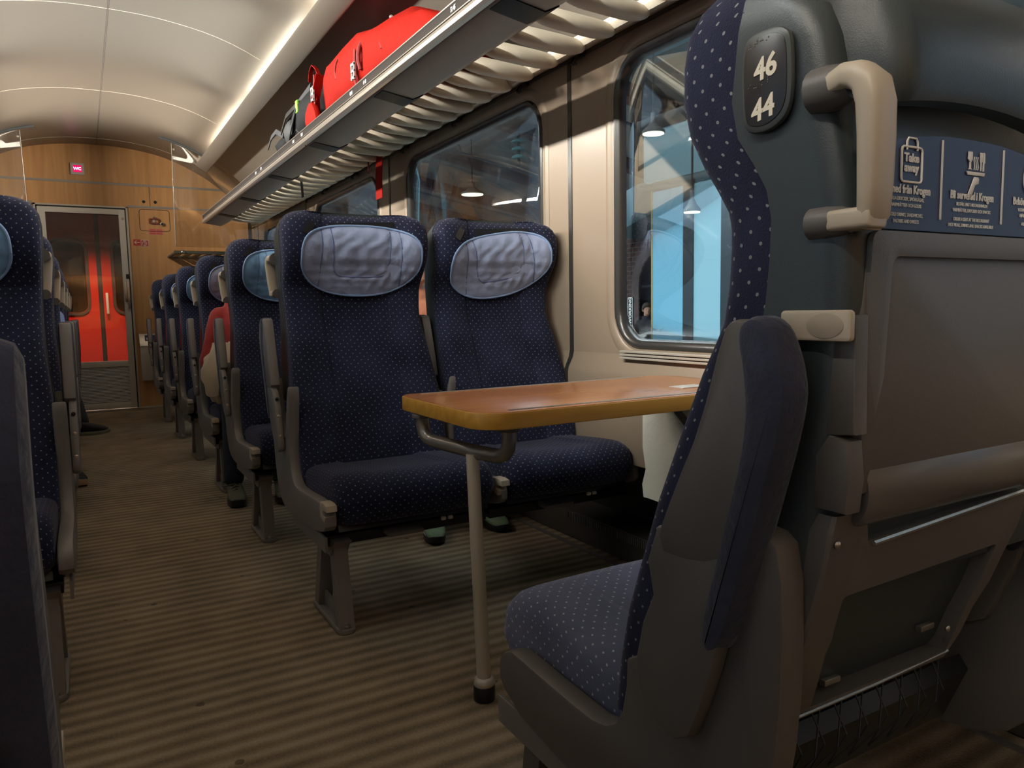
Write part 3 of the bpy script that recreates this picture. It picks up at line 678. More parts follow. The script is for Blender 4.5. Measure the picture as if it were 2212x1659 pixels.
for k in range(-4, 2):
    y = 6.988+1.836*k
    if y < Y0: continue
    for a, b in ((-0.86, -0.004), (0.004, 0.86)):
        pts = [(XC+a+(b-a)*i/10, y, ceil_z(XC+a+(b-a)*i/10)-0.0002) for i in range(11)]
        struct(G().tube(pts, 0.0013, 6).build('ceiling_seam', seamL, ceiling))

# windows: y ranges repeat every 2.08 m
WIN = [(0.79+2.08*k, 2.290+2.08*k) for k in range(-1, 4)]
ZW0, ZW1 = 0.885, 1.905
LEDGE = mat('recess_black', (0.012, 0.011, 0.010), 0.5)
def wall(sd, nm):
    X = (lambda x: x) if sd == 1 else mirx
    bm = bmesh.new()
    # window band with rounded openings
    def loop(pts):
        vs = [bm.verts.new((X(XW), p, q)) for p, q in pts]
        return [bm.edges.new((vs[i], vs[(i+1) % len(vs)])) for i in range(len(vs))]
    edges = loop([(Y0, 0.825), (YE, 0.825), (YE, 2.07), (Y0, 2.07)])
    for a, b in WIN: edges += loop(rrect(a-0.035, b+0.035, ZW0-0.035, ZW1+0.035, 0.15, 7))
    bmesh.ops.triangle_fill(bm, use_beauty=True, use_dissolve=False, edges=edges)
    me = bpy.data.meshes.new('wall_'+nm); bm.to_mesh(me); bm.free()
    lg = G()
    prof = [(XW, 0.825), (XW-0.006, 0.80), (XW-0.028, 0.76), (XW-0.032, 0.74), (XW-0.032, 0.415), (XW-0.028, 0.41), (XW, 0.41)]
    lg.loft([[(X(x), y, z) for x, z in prof] for y in (Y0, YE)], cap=False, closed=False)
    lg.loft([[(X(x), y, z) for x, z in ((XW, 2.07), (XW-0.02, 2.09), (1.72, 2.16))] for y in (Y0, YE)], cap=False, closed=False)
    o = struct(link('wall_'+nm, me, WALLM))
    struct(lg.build('wall_panel_lower', WALLM, o))
    rec = G(); rec.loft([[(X(x), y, z) for x, z in ((XW, 0.41), (1.98, 0.40), (1.98, 0.0))] for y in (Y0, YE)], cap=False, closed=False)
    struct(rec.build('wall_recess', LEDGE, o))
    # vertical joints
    for k in range(-2, 4):
        y = 2.62+2.08*k
        if y < Y0+0.1: continue
        g = G(); g.loft([[(X(x-0.0035), y+e, z), (X(x-0.0035), y-e, z), (X(x+0.004), y-e, z), (X(x+0.004), y+e, z)] for x, z, e in ((XW, 2.06, .013), (XW, 0.83, .013), (XW-0.006, .80, .013), (XW-0.032, .745, .013), (XW-0.032, .415, .013))])
        struct(g.build('wall_joint', RUB, o))
    # dark curtain rail line below the rack
    struct(G().box(X(XW-0.012), X(XW+0.01), Y0, YE-0.01, 2.004, 2.016, 0.002).build('wall_rail', RUB, o))
    for i, (a, b) in enumerate(WIN):
        idx = i+1 if sd == 1 else i+6
        w = struct(empty('window_%d' % idx, (X(XW), (a+b)/2, (ZW0+ZW1)/2), '', ''))
        del w['label']; del w['category']
        cy, cz = (a+b)/2, (ZW0+ZW1)/2
        def ring(m, x, r): return [(X(x)-X(XW), p-cy, q-cz) for p, q in rrect(a-m, b+m, ZW0-m, ZW1+m, r, 7)]
        g = G().loft([ring(0.085, XW-0.001, 0.19), ring(0.070, XW-0.006, 0.18), ring(0.050, XW-0.004, 0.165), ring(0.036, XW+0.008, 0.15), ring(0.034, XW+0.02, 0.15)], cap=False)
        struct(g.build('window_surround', WALLM, w))
        g = G().loft([ring(0.038, XW+0.012, 0.152), ring(0.036, XW-0.002, 0.150), ring(0.028, XW-0.008, 0.143), ring(0.014, XW-0.006, 0.13), ring(0.004, XW+0.004, 0.122), ring(0.0, XW+0.022, 0.118), ring(0.0, XW+0.031, 0.118)], cap=False)
        struct(g.build('window_frame', RUB, w))
        g = G().prism([(p-cy, q-cz) for p, q in rrect(a-0.004, b+0.004, ZW0-0.004, ZW1+0.004, 0.12, 7)], 0.030, 0.034, lambda p, q, dd: (sd*dd, p, q), 0.001)
        struct(g.build('window_pane', GLASS, w))
        g = G()
        for k, z in enumerate((0.838, 0.826, 0.814)):
            g.box(X(XW-0.03)-X(XW), X(XW+0.0)-X(XW), a+0.03-cy, b-0.03-cy, z-0.004-cz, z+0.004-cz, 0.001)
        struct(g.build('sill_vent', ALUM, w))
    return o
wall(1, 'right'); wall(-1, 'left')

# wood end wall with the glazed door
DX0, DX1, DZ = -0.355, 0.505, 2.187
g = G()
g.box(DX1, 1.82, YE, YE+0.03, 0, 2.9, 0.001).box(mirx(1.82), DX0, YE, YE+0.03, 0, 2.9, 0.001).box(DX0, DX1, YE, YE+0.03, DZ, 2.9, 0.001)
wend = struct(g.build('wall_end', WOODW))
wb = G()
wb.box(mirx(1.82), 1.82, Y0-0.03, Y0, 0, 2.9, 0.001); struct(wb.build('wall_back', WOODW))
TR = mat('trim_grey', (0.34, 0.31, 0.28), 0.4, 0.3)
struct(G().box(-1.2, 1.60, YE-0.004, YE, 2.412, 2.436, 0.001).build('trim_3', TR))
struct(G().box(DX1+0.003, 1.74, YE-0.004, YE, 2.182, 2.206, 0.001).build('trim_4', TR))
struct(G().box(mirx(1.74), DX0-0.003, YE-0.004, YE, 2.182, 2.206, 0.001).build('trim_5', TR))
struct(G().box(DX1, 1.76, YE-0.006, YE, 0.0, 0.018, 0.001).build('baseboard_end', ALUM))
struct(G().box(1.745, 1.775, YE-0.012, YE, 0.0, 2.08, 0.002).build('trim_6', RUB))
struct(G().box(0.727, 0.731, YE-0.002, YE, 2.208, 2.41, 0.0005).build('trim_7', seamD))

door = struct(empty('door_1', ((DX0+DX1)/2, YE, 0), '', '')); del door['label']; del door['category']
dcx = (DX0+DX1)/2
def dbox(x0, x1, z0, z1, y0, y1, b=0.004): return G().box(x0-dcx, x1-dcx, y0, y1, z0, z1, b)
g = G()
for x0, x1, z0, z1 in ((DX0, DX0+.018, 0, DZ), (DX1-.018, DX1, 0, DZ), (DX0, DX1, DZ-.018, DZ)):
    g.box(x0-dcx, x1-dcx, -0.012, 0.03, z0, z1, 0.003)
struct(g.build('door_frame', ALUM, door))
g = G(); gx0, gx1 = DX0+0.10, 0.415
for x0, x1, z0, z1 in ((DX0+.03, gx0, 0.015, DZ-.03), (gx1, DX1-.03, 0.015, DZ-.03), (gx0, gx1, 2.10, DZ-.03), (gx0, gx1, 0.47, 0.535), (gx0, gx1, 0.015, 0.085)):
    g.box(x0-dcx, x1-dcx, 0.0, 0.035, z0, z1, 0.003)
struct(g.build('door_leaf', mat('door_aluminium', (0.62, 0.58, 0.51), 0.45, 0.25), door))
g = G()
for x0, x1, z0, z1 in ((DX0+.015, DX0+.034, 0, DZ-.015), (DX1-.034, DX1-.015, 0, DZ-.015), (DX0+.015, DX1-.015, DZ-.034, DZ-.015)): g.box(x0-dcx, x1-dcx, 0.004, 0.03, z0, z1, .001)
struct(g.build('door_gasket', BLACK, door))
struct(dbox(gx0-.004, gx1+.004, 0.53, 2.105, 0.018, 0.022, 0.001).build('door_pane', DGLASS, door))
g = G()
for k in range(24):
    z = 0.092+0.0158*k
    g.prism([(0.008, z), (0.013, z), (0.020, z+0.009), (0.015, z+0.009)], gx0-dcx, gx1-dcx, lambda p, q, dd: (dd, p, q), 0.001)
struct(g.build('door_grille', mat('grille_grey', (0.72, 0.70, 0.64), 0.45), door))
struct(G().box(gx0-dcx, gx1-dcx, 0.028, 0.034, 0.08, 0.48, 0.001).build('grille_back', BLACK, door))
g = G().box(0.425-dcx, 0.445-dcx, -0.035, -0.012, 1.17, 1.39, 0.008).box(0.45-dcx, 0.472-dcx, -0.05, 0.0, 1.10, 1.40, 0.006)
struct(g.build('door_handle', STEEL, door))
struct(G().box(0.448-dcx, 0.478-dcx, -0.006, 0.0, 1.42, 1.47, 0.002).build('door_lock', BLACK, door))
struct(G().cyl((0.452-dcx, -0.003, 2.06), 0.014, 0.008, 1, 14).build('door_key_barrel', STEEL, door))
struct(G().box(gx0-dcx-0.1, gx1-dcx+0.09, -0.02, 0.0, 0.0, 0.012, 0.002).build('door_sill', ALUM, door))

# vestibule beyond with the red double doors
VW = mat('vestibule_grey', (0.24, 0.20, 0.17), 0.5)
g = G()
g.box(-0.75, -0.72, YE+.03, 10.5, 0, 2.5, .001).box(1.02, 1.05, YE+.03, 10.5, 0, 2.5, .001).box(-0.75, 1.05, YE+.03, 10.5, 2.42, 2.45, .001).box(-0.75, 1.05, YE+.03, 10.5, -0.03, -0.001, .001).box(-0.75, 1.05, 10.5, 10.53, 0, 2.5, .001)
struct(g.build('wall_vestibule', VW))
YD = 10.25
vd = struct(empty('door_2', (0.22, YD, 0), '', '')); del vd['label']; del vd['category']
SMOKE = glass('smoked_pane', (0.50, 0.45, 0.40), 2.2)
for sd in (-1, 1):
    x0, x1 = (-0.90, -0.022) if sd < 0 else (0.022, 0.78)
    wx0, wx1 = (-0.48, -0.14) if sd < 0 else (0.16, 0.52)
    bm = bmesh.new(); ed = []
    for pts in ([(x0, 0.02), (x1, 0.02), (x1, 2.35), (x0, 2.35)], rrect(wx0, wx1, 1.07, 1.90, 0.09, 6)):
        vs = [bm.verts.new((p, 0, q)) for p, q in pts]; ed += [bm.edges.new((vs[i], vs[(i+1) % len(vs)])) for i in range(len(vs))]
    bmesh.ops.triangle_fill(bm, use_beauty=True, use_dissolve=False, edges=ed)
    r = bmesh.ops.extrude_face_region(bm, geom=bm.faces[:]); bmesh.ops.translate(bm, vec=(0, 0.04, 0), verts=[v for v in r['geom'] if isinstance(v, bmesh.types.BMVert)])
    bmesh.ops.recalc_face_normals(bm, faces=bm.faces)
    me = bpy.data.meshes.new('red_leaf'); bm.to_mesh(me); bm.free()
    struct(link('red_leaf', me, REDP, vd))
    rg = lambda m, y, r: [(p, y, q) for p, q in rrect(wx0-m, wx1+m, 1.07-m, 1.90+m, r, 6)]
    struct(G().loft([rg(0.035, 0.0, .12), rg(0.03, -0.012, .12), rg(0.004, -0.012, .092), rg(0.0, 0.03, .09)], cap=False).build('leaf_window_frame', RUB, vd))
    struct(G().prism(rrect(wx0, wx1, 1.07, 1.90, .09, 6), 0.018, 0.022, lambda p, q, d: (p, d, q), .001).build('leaf_pane', SMOKE, vd))
struct(G().box(-0.024, 0.024, -0.004, 0.045, 0.02, 2.35, 0.004).build('leaf_seal', BLACK, vd))
struct(G().box(0.05, 0.075, -0.04, 0.0, 1.05, 1.30, 0.006).build('leaf_handle', ALUM, vd))
# ---------------------------------------------------------------- coves, racks, partitions
def valance(sd, label):
    X = (lambda x: x) if sd == 1 else mirx
    root = empty('light_cove', (X(1.15), (Y0+YG)/2, 2.48), label, 'light cove', 'ceiling light coves')
    ox, oy, oz = root.location
    prof = [(1.096, 2.520), (1.103, 2.526), (1.112, 2.522), (1.200, 2.462), (1.196, 2.452), (1.184, 2.454), (1.104, 2.506)]
    g = G(); g.loft([[(X(x)-ox, y-oy, z-oz) for x, z in prof] for y in (Y0+0.01, YG-0.01)])
    g.build('valance', CEILM, root, angle=30)
    bk = [(1.195, 2.455), (1.205, 2.457), (1.260, 2.545), (1.225, 2.60), (1.215, 2.60), (1.247, 2.545)]
    g = G(); g.loft([[(X(x)-ox, y-oy, z-oz) for x, z in bk] for y in (Y0+0.01, YG-0.01)])
    g.build('lamp_tray', CEILM, root, angle=30)
    g = G()
    for k in range(7):
        y = -4.04+1.84*k+0.12
        g.tube([(X(1.172)-ox, y-0.80-oy, 2.523-oz), (X(1.172)-ox, y+0.80-oy, 2.523-oz)], 0.012, 10)
    g.build('fluorescent_tube', mat('tube_glow', (0.9, 0.88, 0.8), 0.4, emit=(1, .94, .82), estr=6.0), root)
    g = G()
    for k in range(6):
        y = 1.2+1.5*k
        if y > YG-0.1: break
        g.loft([[(X(x)-ox, y+e-oy, z-oz) for x, z in ((1.102, 2.505), (1.190, 2.4535))] for e in (-0.0015, 0.0015)], cap=False, closed=False)
    return root
valance(1, 'sloping cream light cove along the ceiling above the red backpack')
valance(-1, 'light cove along the far left edge of the ceiling, seen mostly through the left glass screen')

def slat(g, X, y, pitch):
    ry, rz = pitch*0.385, 0.036
    xa, xb = 1.352, 1.690
    # plump lobe: blunt root at the front panel, full rounded nose towards the wall, upper face tilted so light falls between lobes
    rings = []; n = 16
    for t in [0, .012, .04, .09, .16, .28, .45, .62, .74, .83, .90, .95, .98, .995]:
        x = xa+(xb-xa)*t
        k = math.sqrt(max(0.01, 1-(1-min(1, (t+.02)/.34))**2)) if t < .32 else 1
        e2 = math.sqrt(max(0.01, 1-((t-.72)/.28)**2)) if t > .72 else 1
        w = min(k, e2); zc = 1.985 - 0.012*t + 0.006*(1-w)
        rings.append([(X(x), y - 0.020*(1-w) + ry*w*math.cos(a), zc + rz*(0.25+0.75*w)*math.sin(a) + 0.026*w*math.cos(a)) for a in [2*math.pi*i/n for i in range(n)]])
    g.loft(rings)
def rack(sd, label):
    X = (lambda x: x) if sd == 1 else mirx
    root = empty('luggage_rack', (X(1.45), 3.0, 1.97), label, 'luggage rack', 'overhead luggage racks')
    def B(g, name, m, par=None, ang=35):
        o = g.build(name, m, par or root, angle=ang)
        return o
    # everything below is in world coordinates, moved under the empty
    objs = []
    def fin(o): o.matrix_parent_inverse = Matrix.Translation(-Vector(root.location)); return o
    y0, y1 = Y0+0.01, YG-0.02
    prof = [(1.128, 1.972), (1.122, 1.958), (1.124, 1.945), (1.134, 1.937), (1.150, 1.938), (1.160, 1.948), (1.160, 1.966), (1.150, 1.974)]
    g = G().loft([[(X(x), y, z) for x, z in prof] for y in (y0, y1)]); fin(B(g, 'front_rail', ALU, ang=30))
    prof = [(1.134, 1.975), (1.132, 2.012), (1.130, 2.016), (1.138, 2.019), (1.142, 2.012), (1.146, 1.975)]
    g = G().loft([[(X(x), y, z) for x, z in prof] for y in (y0, y1)]); ls = fin(B(g, 'label_strip', mat('label_strip_brown', (0.030, 0.024, 0.021), 0.6, spec=0.15)))
    for z, r in ((2.0185, 0.0035), (1.981, 0.003)):
        g = G().tube([(X(1.132), y0, z), (X(1.132), y1, z)], r, 6); fin(B(g, 'strip_edge', ALU))
    prof = [(1.155, 1.946), (1.165, 1.938), (1.300, 1.918), (1.325, 1.930), (1.372, 1.955), (1.380, 1.975), (1.330, 1.975), (1.160, 1.968)]
    g = G().loft([[(X(x), y, z) for x, z in prof] for y in (y0, y1)]); fin(B(g, 'underside_panel', RACKM))
    g = G(); p = 0.1815; k = 0
    while True:
        y = 2.20 + p*(k-28)
        if y > y1-0.08: break
        if y > y0+0.1: slat(g, X, y, p)
        k += 1
    fin(B(g, 'slat_grille', SLATM, ang=60))
    prof = [(1.655, 1.985), (1.665, 1.965), (1.690, 1.975), (1.770, 2.010), (1.790, 2.018), (1.790, 2.035), (1.69, 2.012), (1.66, 2.01)]
    g = G().loft([[(X(x), y, z) for x, z in prof] for y in (y0, y1)]); fin(B(g, 'wall_bracket', SLATM))
    k = -3
    while True:
        y = 2.075+1.068*k; k += 1
        if y > y1-0.1: break
        if y < y0+0.1: continue
        q = [(1.166, 1.9395), (1.300, 1.9175), (1.325, 1.929), (1.352, 1.944), (1.354, 1.940), (1.326, 1.925), (1.300, 1.9130), (1.165, 1.935)]
        g = G().loft([[(X(x), y+dy, z) for x, z in q] for dy in (-0.055, 0.055)])
        md = fin(B(g, 'reading_light', mat('gloss_black', (0.004, 0.004, 0.005), 0.4, spec=0.15)))
        g = G(); g.prism([(X(1.235)+0.030*math.cos(a), y+0.022*math.sin(a)) for a in [2*math.pi*i/16 for i in range(16)]], 1.917, 1.926, lambda a, b, dd: (a, b, dd), 0.002)
        fin(g.build('lamp_lens', mat('smoked_lens', (0.05, 0.05, 0.055), 0.1), md))
        for dy, t in ((-0.085, 'a'), (0.085, 'b')):
            pass
    return root
NUMS = {2.32: '51 45', 3.21: '41 43', 3.40: '42 44', 4.282: '31 33', 4.472: '32 34', 5.374: '21 23', 5.552: '22 24'}
r1 = rack(1, 'long luggage rack with cream slats above the windows, carrying the red backpack')
rack(-1, 'luggage rack on the left side of the coach, seen only as reflections in the windows')
for yy, t in NUMS.items():
    o = text_mesh(t, 0.022, lambda x, y, d, yy=yy: (1.1325-d-0.0015, yy-x, 1.998+y), WHITE, r1, 'seat_number', 0.0008, depth=0.0005, squeeze=0.75)
    o.matrix_parent_inverse = Matrix.Translation(-Vector(r1.location))

def partition(sd, label):
    X = (lambda x: x) if sd == 1 else mirx
    ex = X(0.872)
    root = empty('glass_partition', (X(1.3), YG, 2.0), label, 'glass screen', 'glass screens at the end of the aisle')
    ox = root.location.x
    pts = [(0.868, 1.70), (0.885, 2.715)] + [(0.885+0.1*i, ceil_z(0.885+0.1*i)-0.012) for i in range(1, 9)] + [(1.775, 2.02), (1.775, 1.70)]
    g = G().prism([(X(a)-ox, b-2.0) for a, b in pts], -0.004, 0.004, lambda p, q, d: (p, d, q), 0.001); g.build('glass_pane', PANE, root)
    for w, zz in ((0.003, 0),):
        G().tube([(X(0.868)-ox, 0, -0.30), (X(0.885)-ox, 0, 0.712)], 0.004, 6).build('polished_edge', mat('glass_edge', (0.26, 0.25, 0.21), 0.35), root)
    hp = [(X(a), ceil_z(a)-0.004) for a in [0.77+0.05*i for i in range(9)]]
    G().tube([(a-ox, 0, b-2.0) for a, b in hp], 0.014, 8).build('ceiling_channel', mat('channel_grey', (0.055, 0.06, 0.062), 0.4), root)
    G().cyl((X(0.90)-ox, -0.008, 2.655-2.0), 0.010, 0.012, 1, 12).build('fixing_stud', ALU, root)
    return root
partition(1, 'clear glass screen hanging right of the aisle beside the end of the luggage rack')
partition(-1, 'clear glass screen left of the aisle above the left headrests')

t = empty('glass_shelf', (1.32, 8.55, 1.665), 'small slatted metal shelf on the wood end wall under the right glass screen', 'shelf')
GM = mat('shelf_bronze', (0.16, 0.16, 0.12), 0.3, 0.7)
G().box(-0.445, 0.44, -0.014, 0.014, -0.012, 0.022, 0.010).build('shelf_rail', GM, t)
g = G()
for k in range(9): g.box(-0.42+0.1*k, -0.36+0.1*k, 0.02, 0.56, -0.012, 0.004, 0.003)
g.box(-0.44, 0.44, 0.57, 0.595, -0.014, 0.010, 0.003)
g.build('shelf_slats', GM, t)
G().tube([(-0.44, 0.0, -0.004), (-0.44, 0.595, -0.004)], 0.012, 8).build('shelf_bracket', DGREY, t)
G().ell((-0.36, -0.022, 0.006), 0.022, 0.020, 0.022, 14, 10).build('ball_knob', STEEL, t)

# coat hooks on the dark rail
for i, y in enumerate((2.53, 2.957, 3.634, 4.36, 5.337, 6.10, 6.602)):
    t = empty('coat_hook', (1.785, y, 2.0), '', 'coat hook', 'coat hooks under the rack')
    t['label'] = ['coat hook nearest the foreground window, above the black wall joint', 'coat hook over the right corner of the middle window', 'coat hook above the middle of the second window', 'coat hook over the left corner of the second window beside the red strap',
                  'coat hook above the third window, left of the red strap', 'coat hook near the far end of the third window', 'farthest coat hook in view near the end of the rack'][i]
    G().box(-0.012, 0.006, -0.035, 0.035, -0.006, 0.008, 0.003).build('hook_plate', BLACK, t)
    g = G()
    for s_ in (-0.022, 0.022):
        g.tube([(-0.012, s_, 0.0), (-0.026, s_*0.8, -0.015), (-0.030, s_*0.5, -0.028), (-0.020, s_*.35, -0.030)], 0.005, 6)
    g.tube([(-0.020, -0.008, -0.030), (-0.020, 0.008, -0.030)], 0.005, 6)
    g.build('hook', BLACK, t)

# ---------------------------------------------------------------- luggage
def lump(rings_def, n=28, seed=1, amp=0.008):
    rnd = random.Random(seed); ph = [rnd.random()*6 for _ in range(6)]
    g = G(); rings = []
    for y, xc, z0, zt, hw_ in rings_def:
        r = []
        for i in range(n):
            a = 2*math.pi*i/n - math.pi/2; ca, sa = math.cos(a), math.sin(a)
            w = amp*(math.sin(5*a+ph[0]+9*y)+0.7*math.sin(9*a+ph[1]-14*y)+0.6*math.sin(3*a+ph[2]+23*y))*(0.2+0.8*max(0, sa+.4))
            x = xc + (hw_+w)*math.copysign(abs(ca)**.72, ca)
            zc = (z0+zt)/2; z = zc + ((zt-z0)/2+w)*math.copysign(abs(sa)**.75, sa)
            r.append((x, y, max(z0, z)))
        rings.append(r)
    return g.loft(rings)
ZR = 2.015
bp = empty('backpack', (1.40, 3.6, ZR), 'bright red hiking backpack lying on the luggage rack', 'backpack')
INV = lambda o, r: (setattr(o, 'matrix_parent_inverse', Matrix.Translation(-Vector(r.location))), o)[1]
defs = [(2.72, 1.40, ZR+.03, ZR+.10, .06), (2.75, 1.40, ZR+.01, ZR+.15, .12), (2.85, 1.40, ZR, ZR+.20, .17), (3.0, 1.40, ZR, ZR+.245, .195), (3.2, 1.40, ZR, ZR+.285, .205), (3.36, 1.40, ZR, ZR+.315, .205), (3.44, 1.40, ZR, ZR+.318, .198), (3.47, 1.40, ZR, ZR+.330, .205), (3.6, 1.40, ZR, ZR+.350, .212),
        (3.8, 1.40, ZR, ZR+.362, .212), (3.95, 1.395, ZR, ZR+.352, .205), (4.06, 1.39, ZR, ZR+.325, .19), (4.13, 1.385, ZR+.01, ZR+.28, .165), (4.165, 1.38, ZR+.03, ZR+.22, .12), (4.175, 1.38, ZR+.06, ZR+.17, .06)]
INV(lump(defs, 36, 4, 0.009).build('pack_body', REDF, bp, angle=70), bp)
for y, k in ((3.18, .985), (3.80, 1.0)):
    INV(G().tube([(1.40+(0.214 if y > 3.5 else .206)*k*math.cos(a), y+.02*math.sin(3*a), ZR+(.185 if y > 3.5 else .145)+(.178 if y > 3.5 else .142)*math.sin(a)) for a in [math.pi*(.45+.60*i/20) for i in range(21)]], 0.006, 6).build('zip_seam', mat('dark_red_webbing', (0.16, 0.006, 0.004), 0.7), bp), bp)
INV(G().tube([(1.40+0.212*math.cos(a), 3.45, ZR+.165+.170*math.sin(a)) for a in [math.pi*(-.1+1.2*i/20) for i in range(21)]], 0.010, 8).build('lid_seam', mat('dark_red_webbing', (0.16, 0.006, 0.004), 0.7), bp), bp)
STR = MATS['dark_red_webbing']
for pts, w in (([(1.20, 4.10, ZR+.24), (1.20, 4.18, ZR+.32), (1.205, 4.26, ZR+.36), (1.21, 4.33, ZR+.345), (1.215, 4.37, ZR+.30)], 0.022), ([(1.175, 4.12, ZR+.14), (1.17, 4.20, ZR+.02), (1.16, 4.24, ZR-.02), (1.145, 4.26, ZR-.075)], 0.016),
               ([(1.19, 4.08, ZR+.26), (1.18, 4.15, ZR+.15), (1.19, 4.18, ZR+.05)], 0.05)):
    INV(G().ribbon(pts, w, 0.004, (0.3, 0, 1) if w < .02 else (1, 0.2, 0)).build('strap', REDF, bp), bp)
# hip belt wing hanging at the near-left end
INV(G().prism(chaikin([(4.05, ZR+.01), (4.10, ZR+.10), (4.18, ZR+.145), (4.26, ZR+.11), (4.29, ZR+.05), (4.25, ZR+.0), (4.15, ZR-.0)], 2), 1.150, 1.184, lambda p, q, d: (d, p, q), 0.012).build('hip_belt', REDF, bp), bp)
BK = mat('buckle_grey', (0.42, 0.40, 0.38), 0.4)
for y, z in ((4.14, ZR+.17), (3.50, ZR+.115)):
    b = G(); x = 1.168 if y > 4 else 1.184
    for k in (-1, 1): b.box(x-0.010, x-0.002, y+k*0.017-0.005, y+k*0.017+0.005, z-.04, z+.04, 0.003)
    for dz in (-0.03, 0.0, 0.03): b.box(x-0.011, x-0.003, y-.022, y+.022, z+dz-.006, z+dz+.006, 0.002)
    INV(b.build('buckle', BK, bp), bp)
    INV(G().ribbon([(x+.004, y-.01, z-.10), (x, y, z), (x+.012, y+.02, z+.11)], 0.018, 0.004, (0, 1, .2)).build('strap', STR, bp), bp)
INV(G().tube([(1.33, 3.34, ZR+.322), (1.33, 3.38, ZR+.345), (1.36, 3.43, ZR+.352), (1.40, 3.47, ZR+.345)], 0.010, 8).build('haul_loop', GREY, bp), bp)

NYL = mat('black_nylon', (0.010, 0.010, 0.011), 0.7, 0, 0.4, 30, 0.4, 9, spec=0.12)
kb = empty('backpack', (1.40, 4.7, ZR), 'dark grey rucksack with a green tag on the rack behind the red one', 'backpack')
defs = [(4.20, 1.39, ZR+.02, ZR+.20, .12), (4.24, 1.39, ZR, ZR+.29, .19), (4.40, 1.39, ZR, ZR+.315, .205), (4.52, 1.39, ZR, ZR+.285, .210), (4.60, 1.385, ZR, ZR+.250, .205), (4.74, 1.375, ZR, ZR+.245, .195), (4.86, 1.36, ZR, ZR+.215, .18), (4.95, 1.345, ZR, ZR+.165, .16), (5.05, 1.33, ZR, ZR+.160, .145), (5.13, 1.31, ZR, ZR+.145, .12), (5.19, 1.29, ZR+.01, ZR+.10, .07)]
INV(lump(defs, 30, 9, 0.011).build('pack_body', NYL, kb, angle=70), kb)
for k, (pts, w) in enumerate([([(1.23, 4.42, ZR+.29), (1.175, 4.55, ZR+.20), (1.17, 4.68, ZR+.09), (1.175, 4.76, ZR+.03)], .05), ([(1.20, 4.60, ZR+.235), (1.172, 4.78, ZR+.20), (1.172, 4.92, ZR+.13)], .035),
                              ([(1.19, 4.95, ZR+.12), (1.17, 5.05, ZR+.165), (1.165, 5.17, ZR+.15), (1.165, 5.27, ZR+.105)], .035), ([(1.21, 4.50, ZR+.03), (1.19, 4.62, ZR+.09), (1.19, 4.75, ZR+.06)], .02)]):
    INV(G().ribbon(pts, w, 0.006, (0.2, 0.25, 1)).build('strap', BLACK if k % 2 else mat('grey_webbing', (0.04, 0.04, 0.043), 0.6, spec=0.2), kb), kb)
INV(G().ell((1.205, 4.80, ZR+.11), 0.04, 0.10, 0.075, 14, 10).build('side_pocket', mat('mesh_grey', (0.028, 0.028, 0.03), 0.7), kb), kb)
INV(G().box(1.172, 1.180, 4.51, 4.555, ZR+.165, ZR+.235, 0.003).build('green_tag', mat('neon_green', (0.22, 0.75, 0.05), 0.5), kb), kb)
cs = empty('strap_end', (1.20, 5.55, ZR), 'small black strap end sticking up behind the rack edge, beyond the luggage', 'strap')
G().prism([(-.10, 0), (-.09, .05), (0.02, .062), (.03, .05), (.0, .03), (.0, .0)], -0.01, 0.01, lambda p, q, d: (d, -p, q), 0.003).build('buckle_end', BLACK, cs)
def hanging(name, label, pts, w, m, side=(0, 1, 0), th=0.004):
    o = G().ribbon(pts, w, th, side).build(name, m); return tag(o, label, 'strap')
hanging('hanging_strap', 'wide red strap hanging down from the rack in front of the second window', [(1.64, 4.45, 2.0), (1.645, 4.455, 1.94), (1.645, 4.475, 1.83), (1.648, 4.485, 1.705)], 0.11, REDF)
hanging('hanging_strap', 'thin dark red cord hanging from the rack left of the wide red strap', [(1.64, 4.64, 2.02), (1.643, 4.65, 1.95), (1.642, 4.655, 1.88)], 0.018, STR)
hanging('hanging_strap', 'short black strap end hanging from the slats far along the rack', [(1.44, 5.52, 1.97), (1.445, 5.525, 1.90), (1.45, 5.535, 1.845)], 0.05, BLACK)

# ---------------------------------------------------------------- table
tb = empty('wall_table', (0.84, 1.74, 0), 'orange wooden wall table on a slanted cream leg between facing seats', 'table')
tx, ty, tz = tb.location
T0, T1, TX0, TX1, ZT0, ZT1 = 1.487, 2.010, 0.772, 1.768, 0.7245, 0.765
def rot(pts): return pts
oute = []
for cx, cy, a0, r in ((TX1-.10, T1-.10, 0, .10), (TX0+.045, T1-.045, 90, .045), (TX0+.085, T0+.085, 180, .085), (TX1-.03, T0+.03, 270, .03)):
    for k in range(9):
        a = math.radians(a0+90*k/8); oute.append((cx+r*math.cos(a)-tx, cy+r*math.sin(a)-ty))
G().prism(oute, ZT0, ZT1-0.0008, lambda p, q, d: (p, q, d), 0.003).build('edge_band', WOODE, tb)
ins = [(p*0.0+((p-0.42)*0.9945+0.42), (q-0.008)*0.988+0.008) for p, q in oute]
G().prism(ins, ZT1-0.004, ZT1+0.0008, lambda p, q, d: (p, q, d), 0.0005).build('table_top', WOODT, tb)
for y in (T0+0.030, T1-0.022):
    a = 0.86 if y < 1.6 else 0.835
    g = G()
    for dy in (-0.004, 0.004): g.box(a-tx, 1.66-tx, y+dy-0.0018-ty, y+dy+0.0018-ty, ZT1, ZT1+0.0022, 0.0008)
    g.build('inlay_strip', ALU, tb)
G().box(1.50-tx, 1.60-tx, 1.62-ty, 1.68-ty, ZT1, ZT1+0.003, 0.001).build('hinge_plate', ALUM, tb)
LEGM = mat('cream_leg_paint', (0.50, 0.43, 0.33), 0.4); TUBE = mat('bronze_tube', (0.24, 0.215, 0.185), 0.3, 0.6)
bx = 0.875
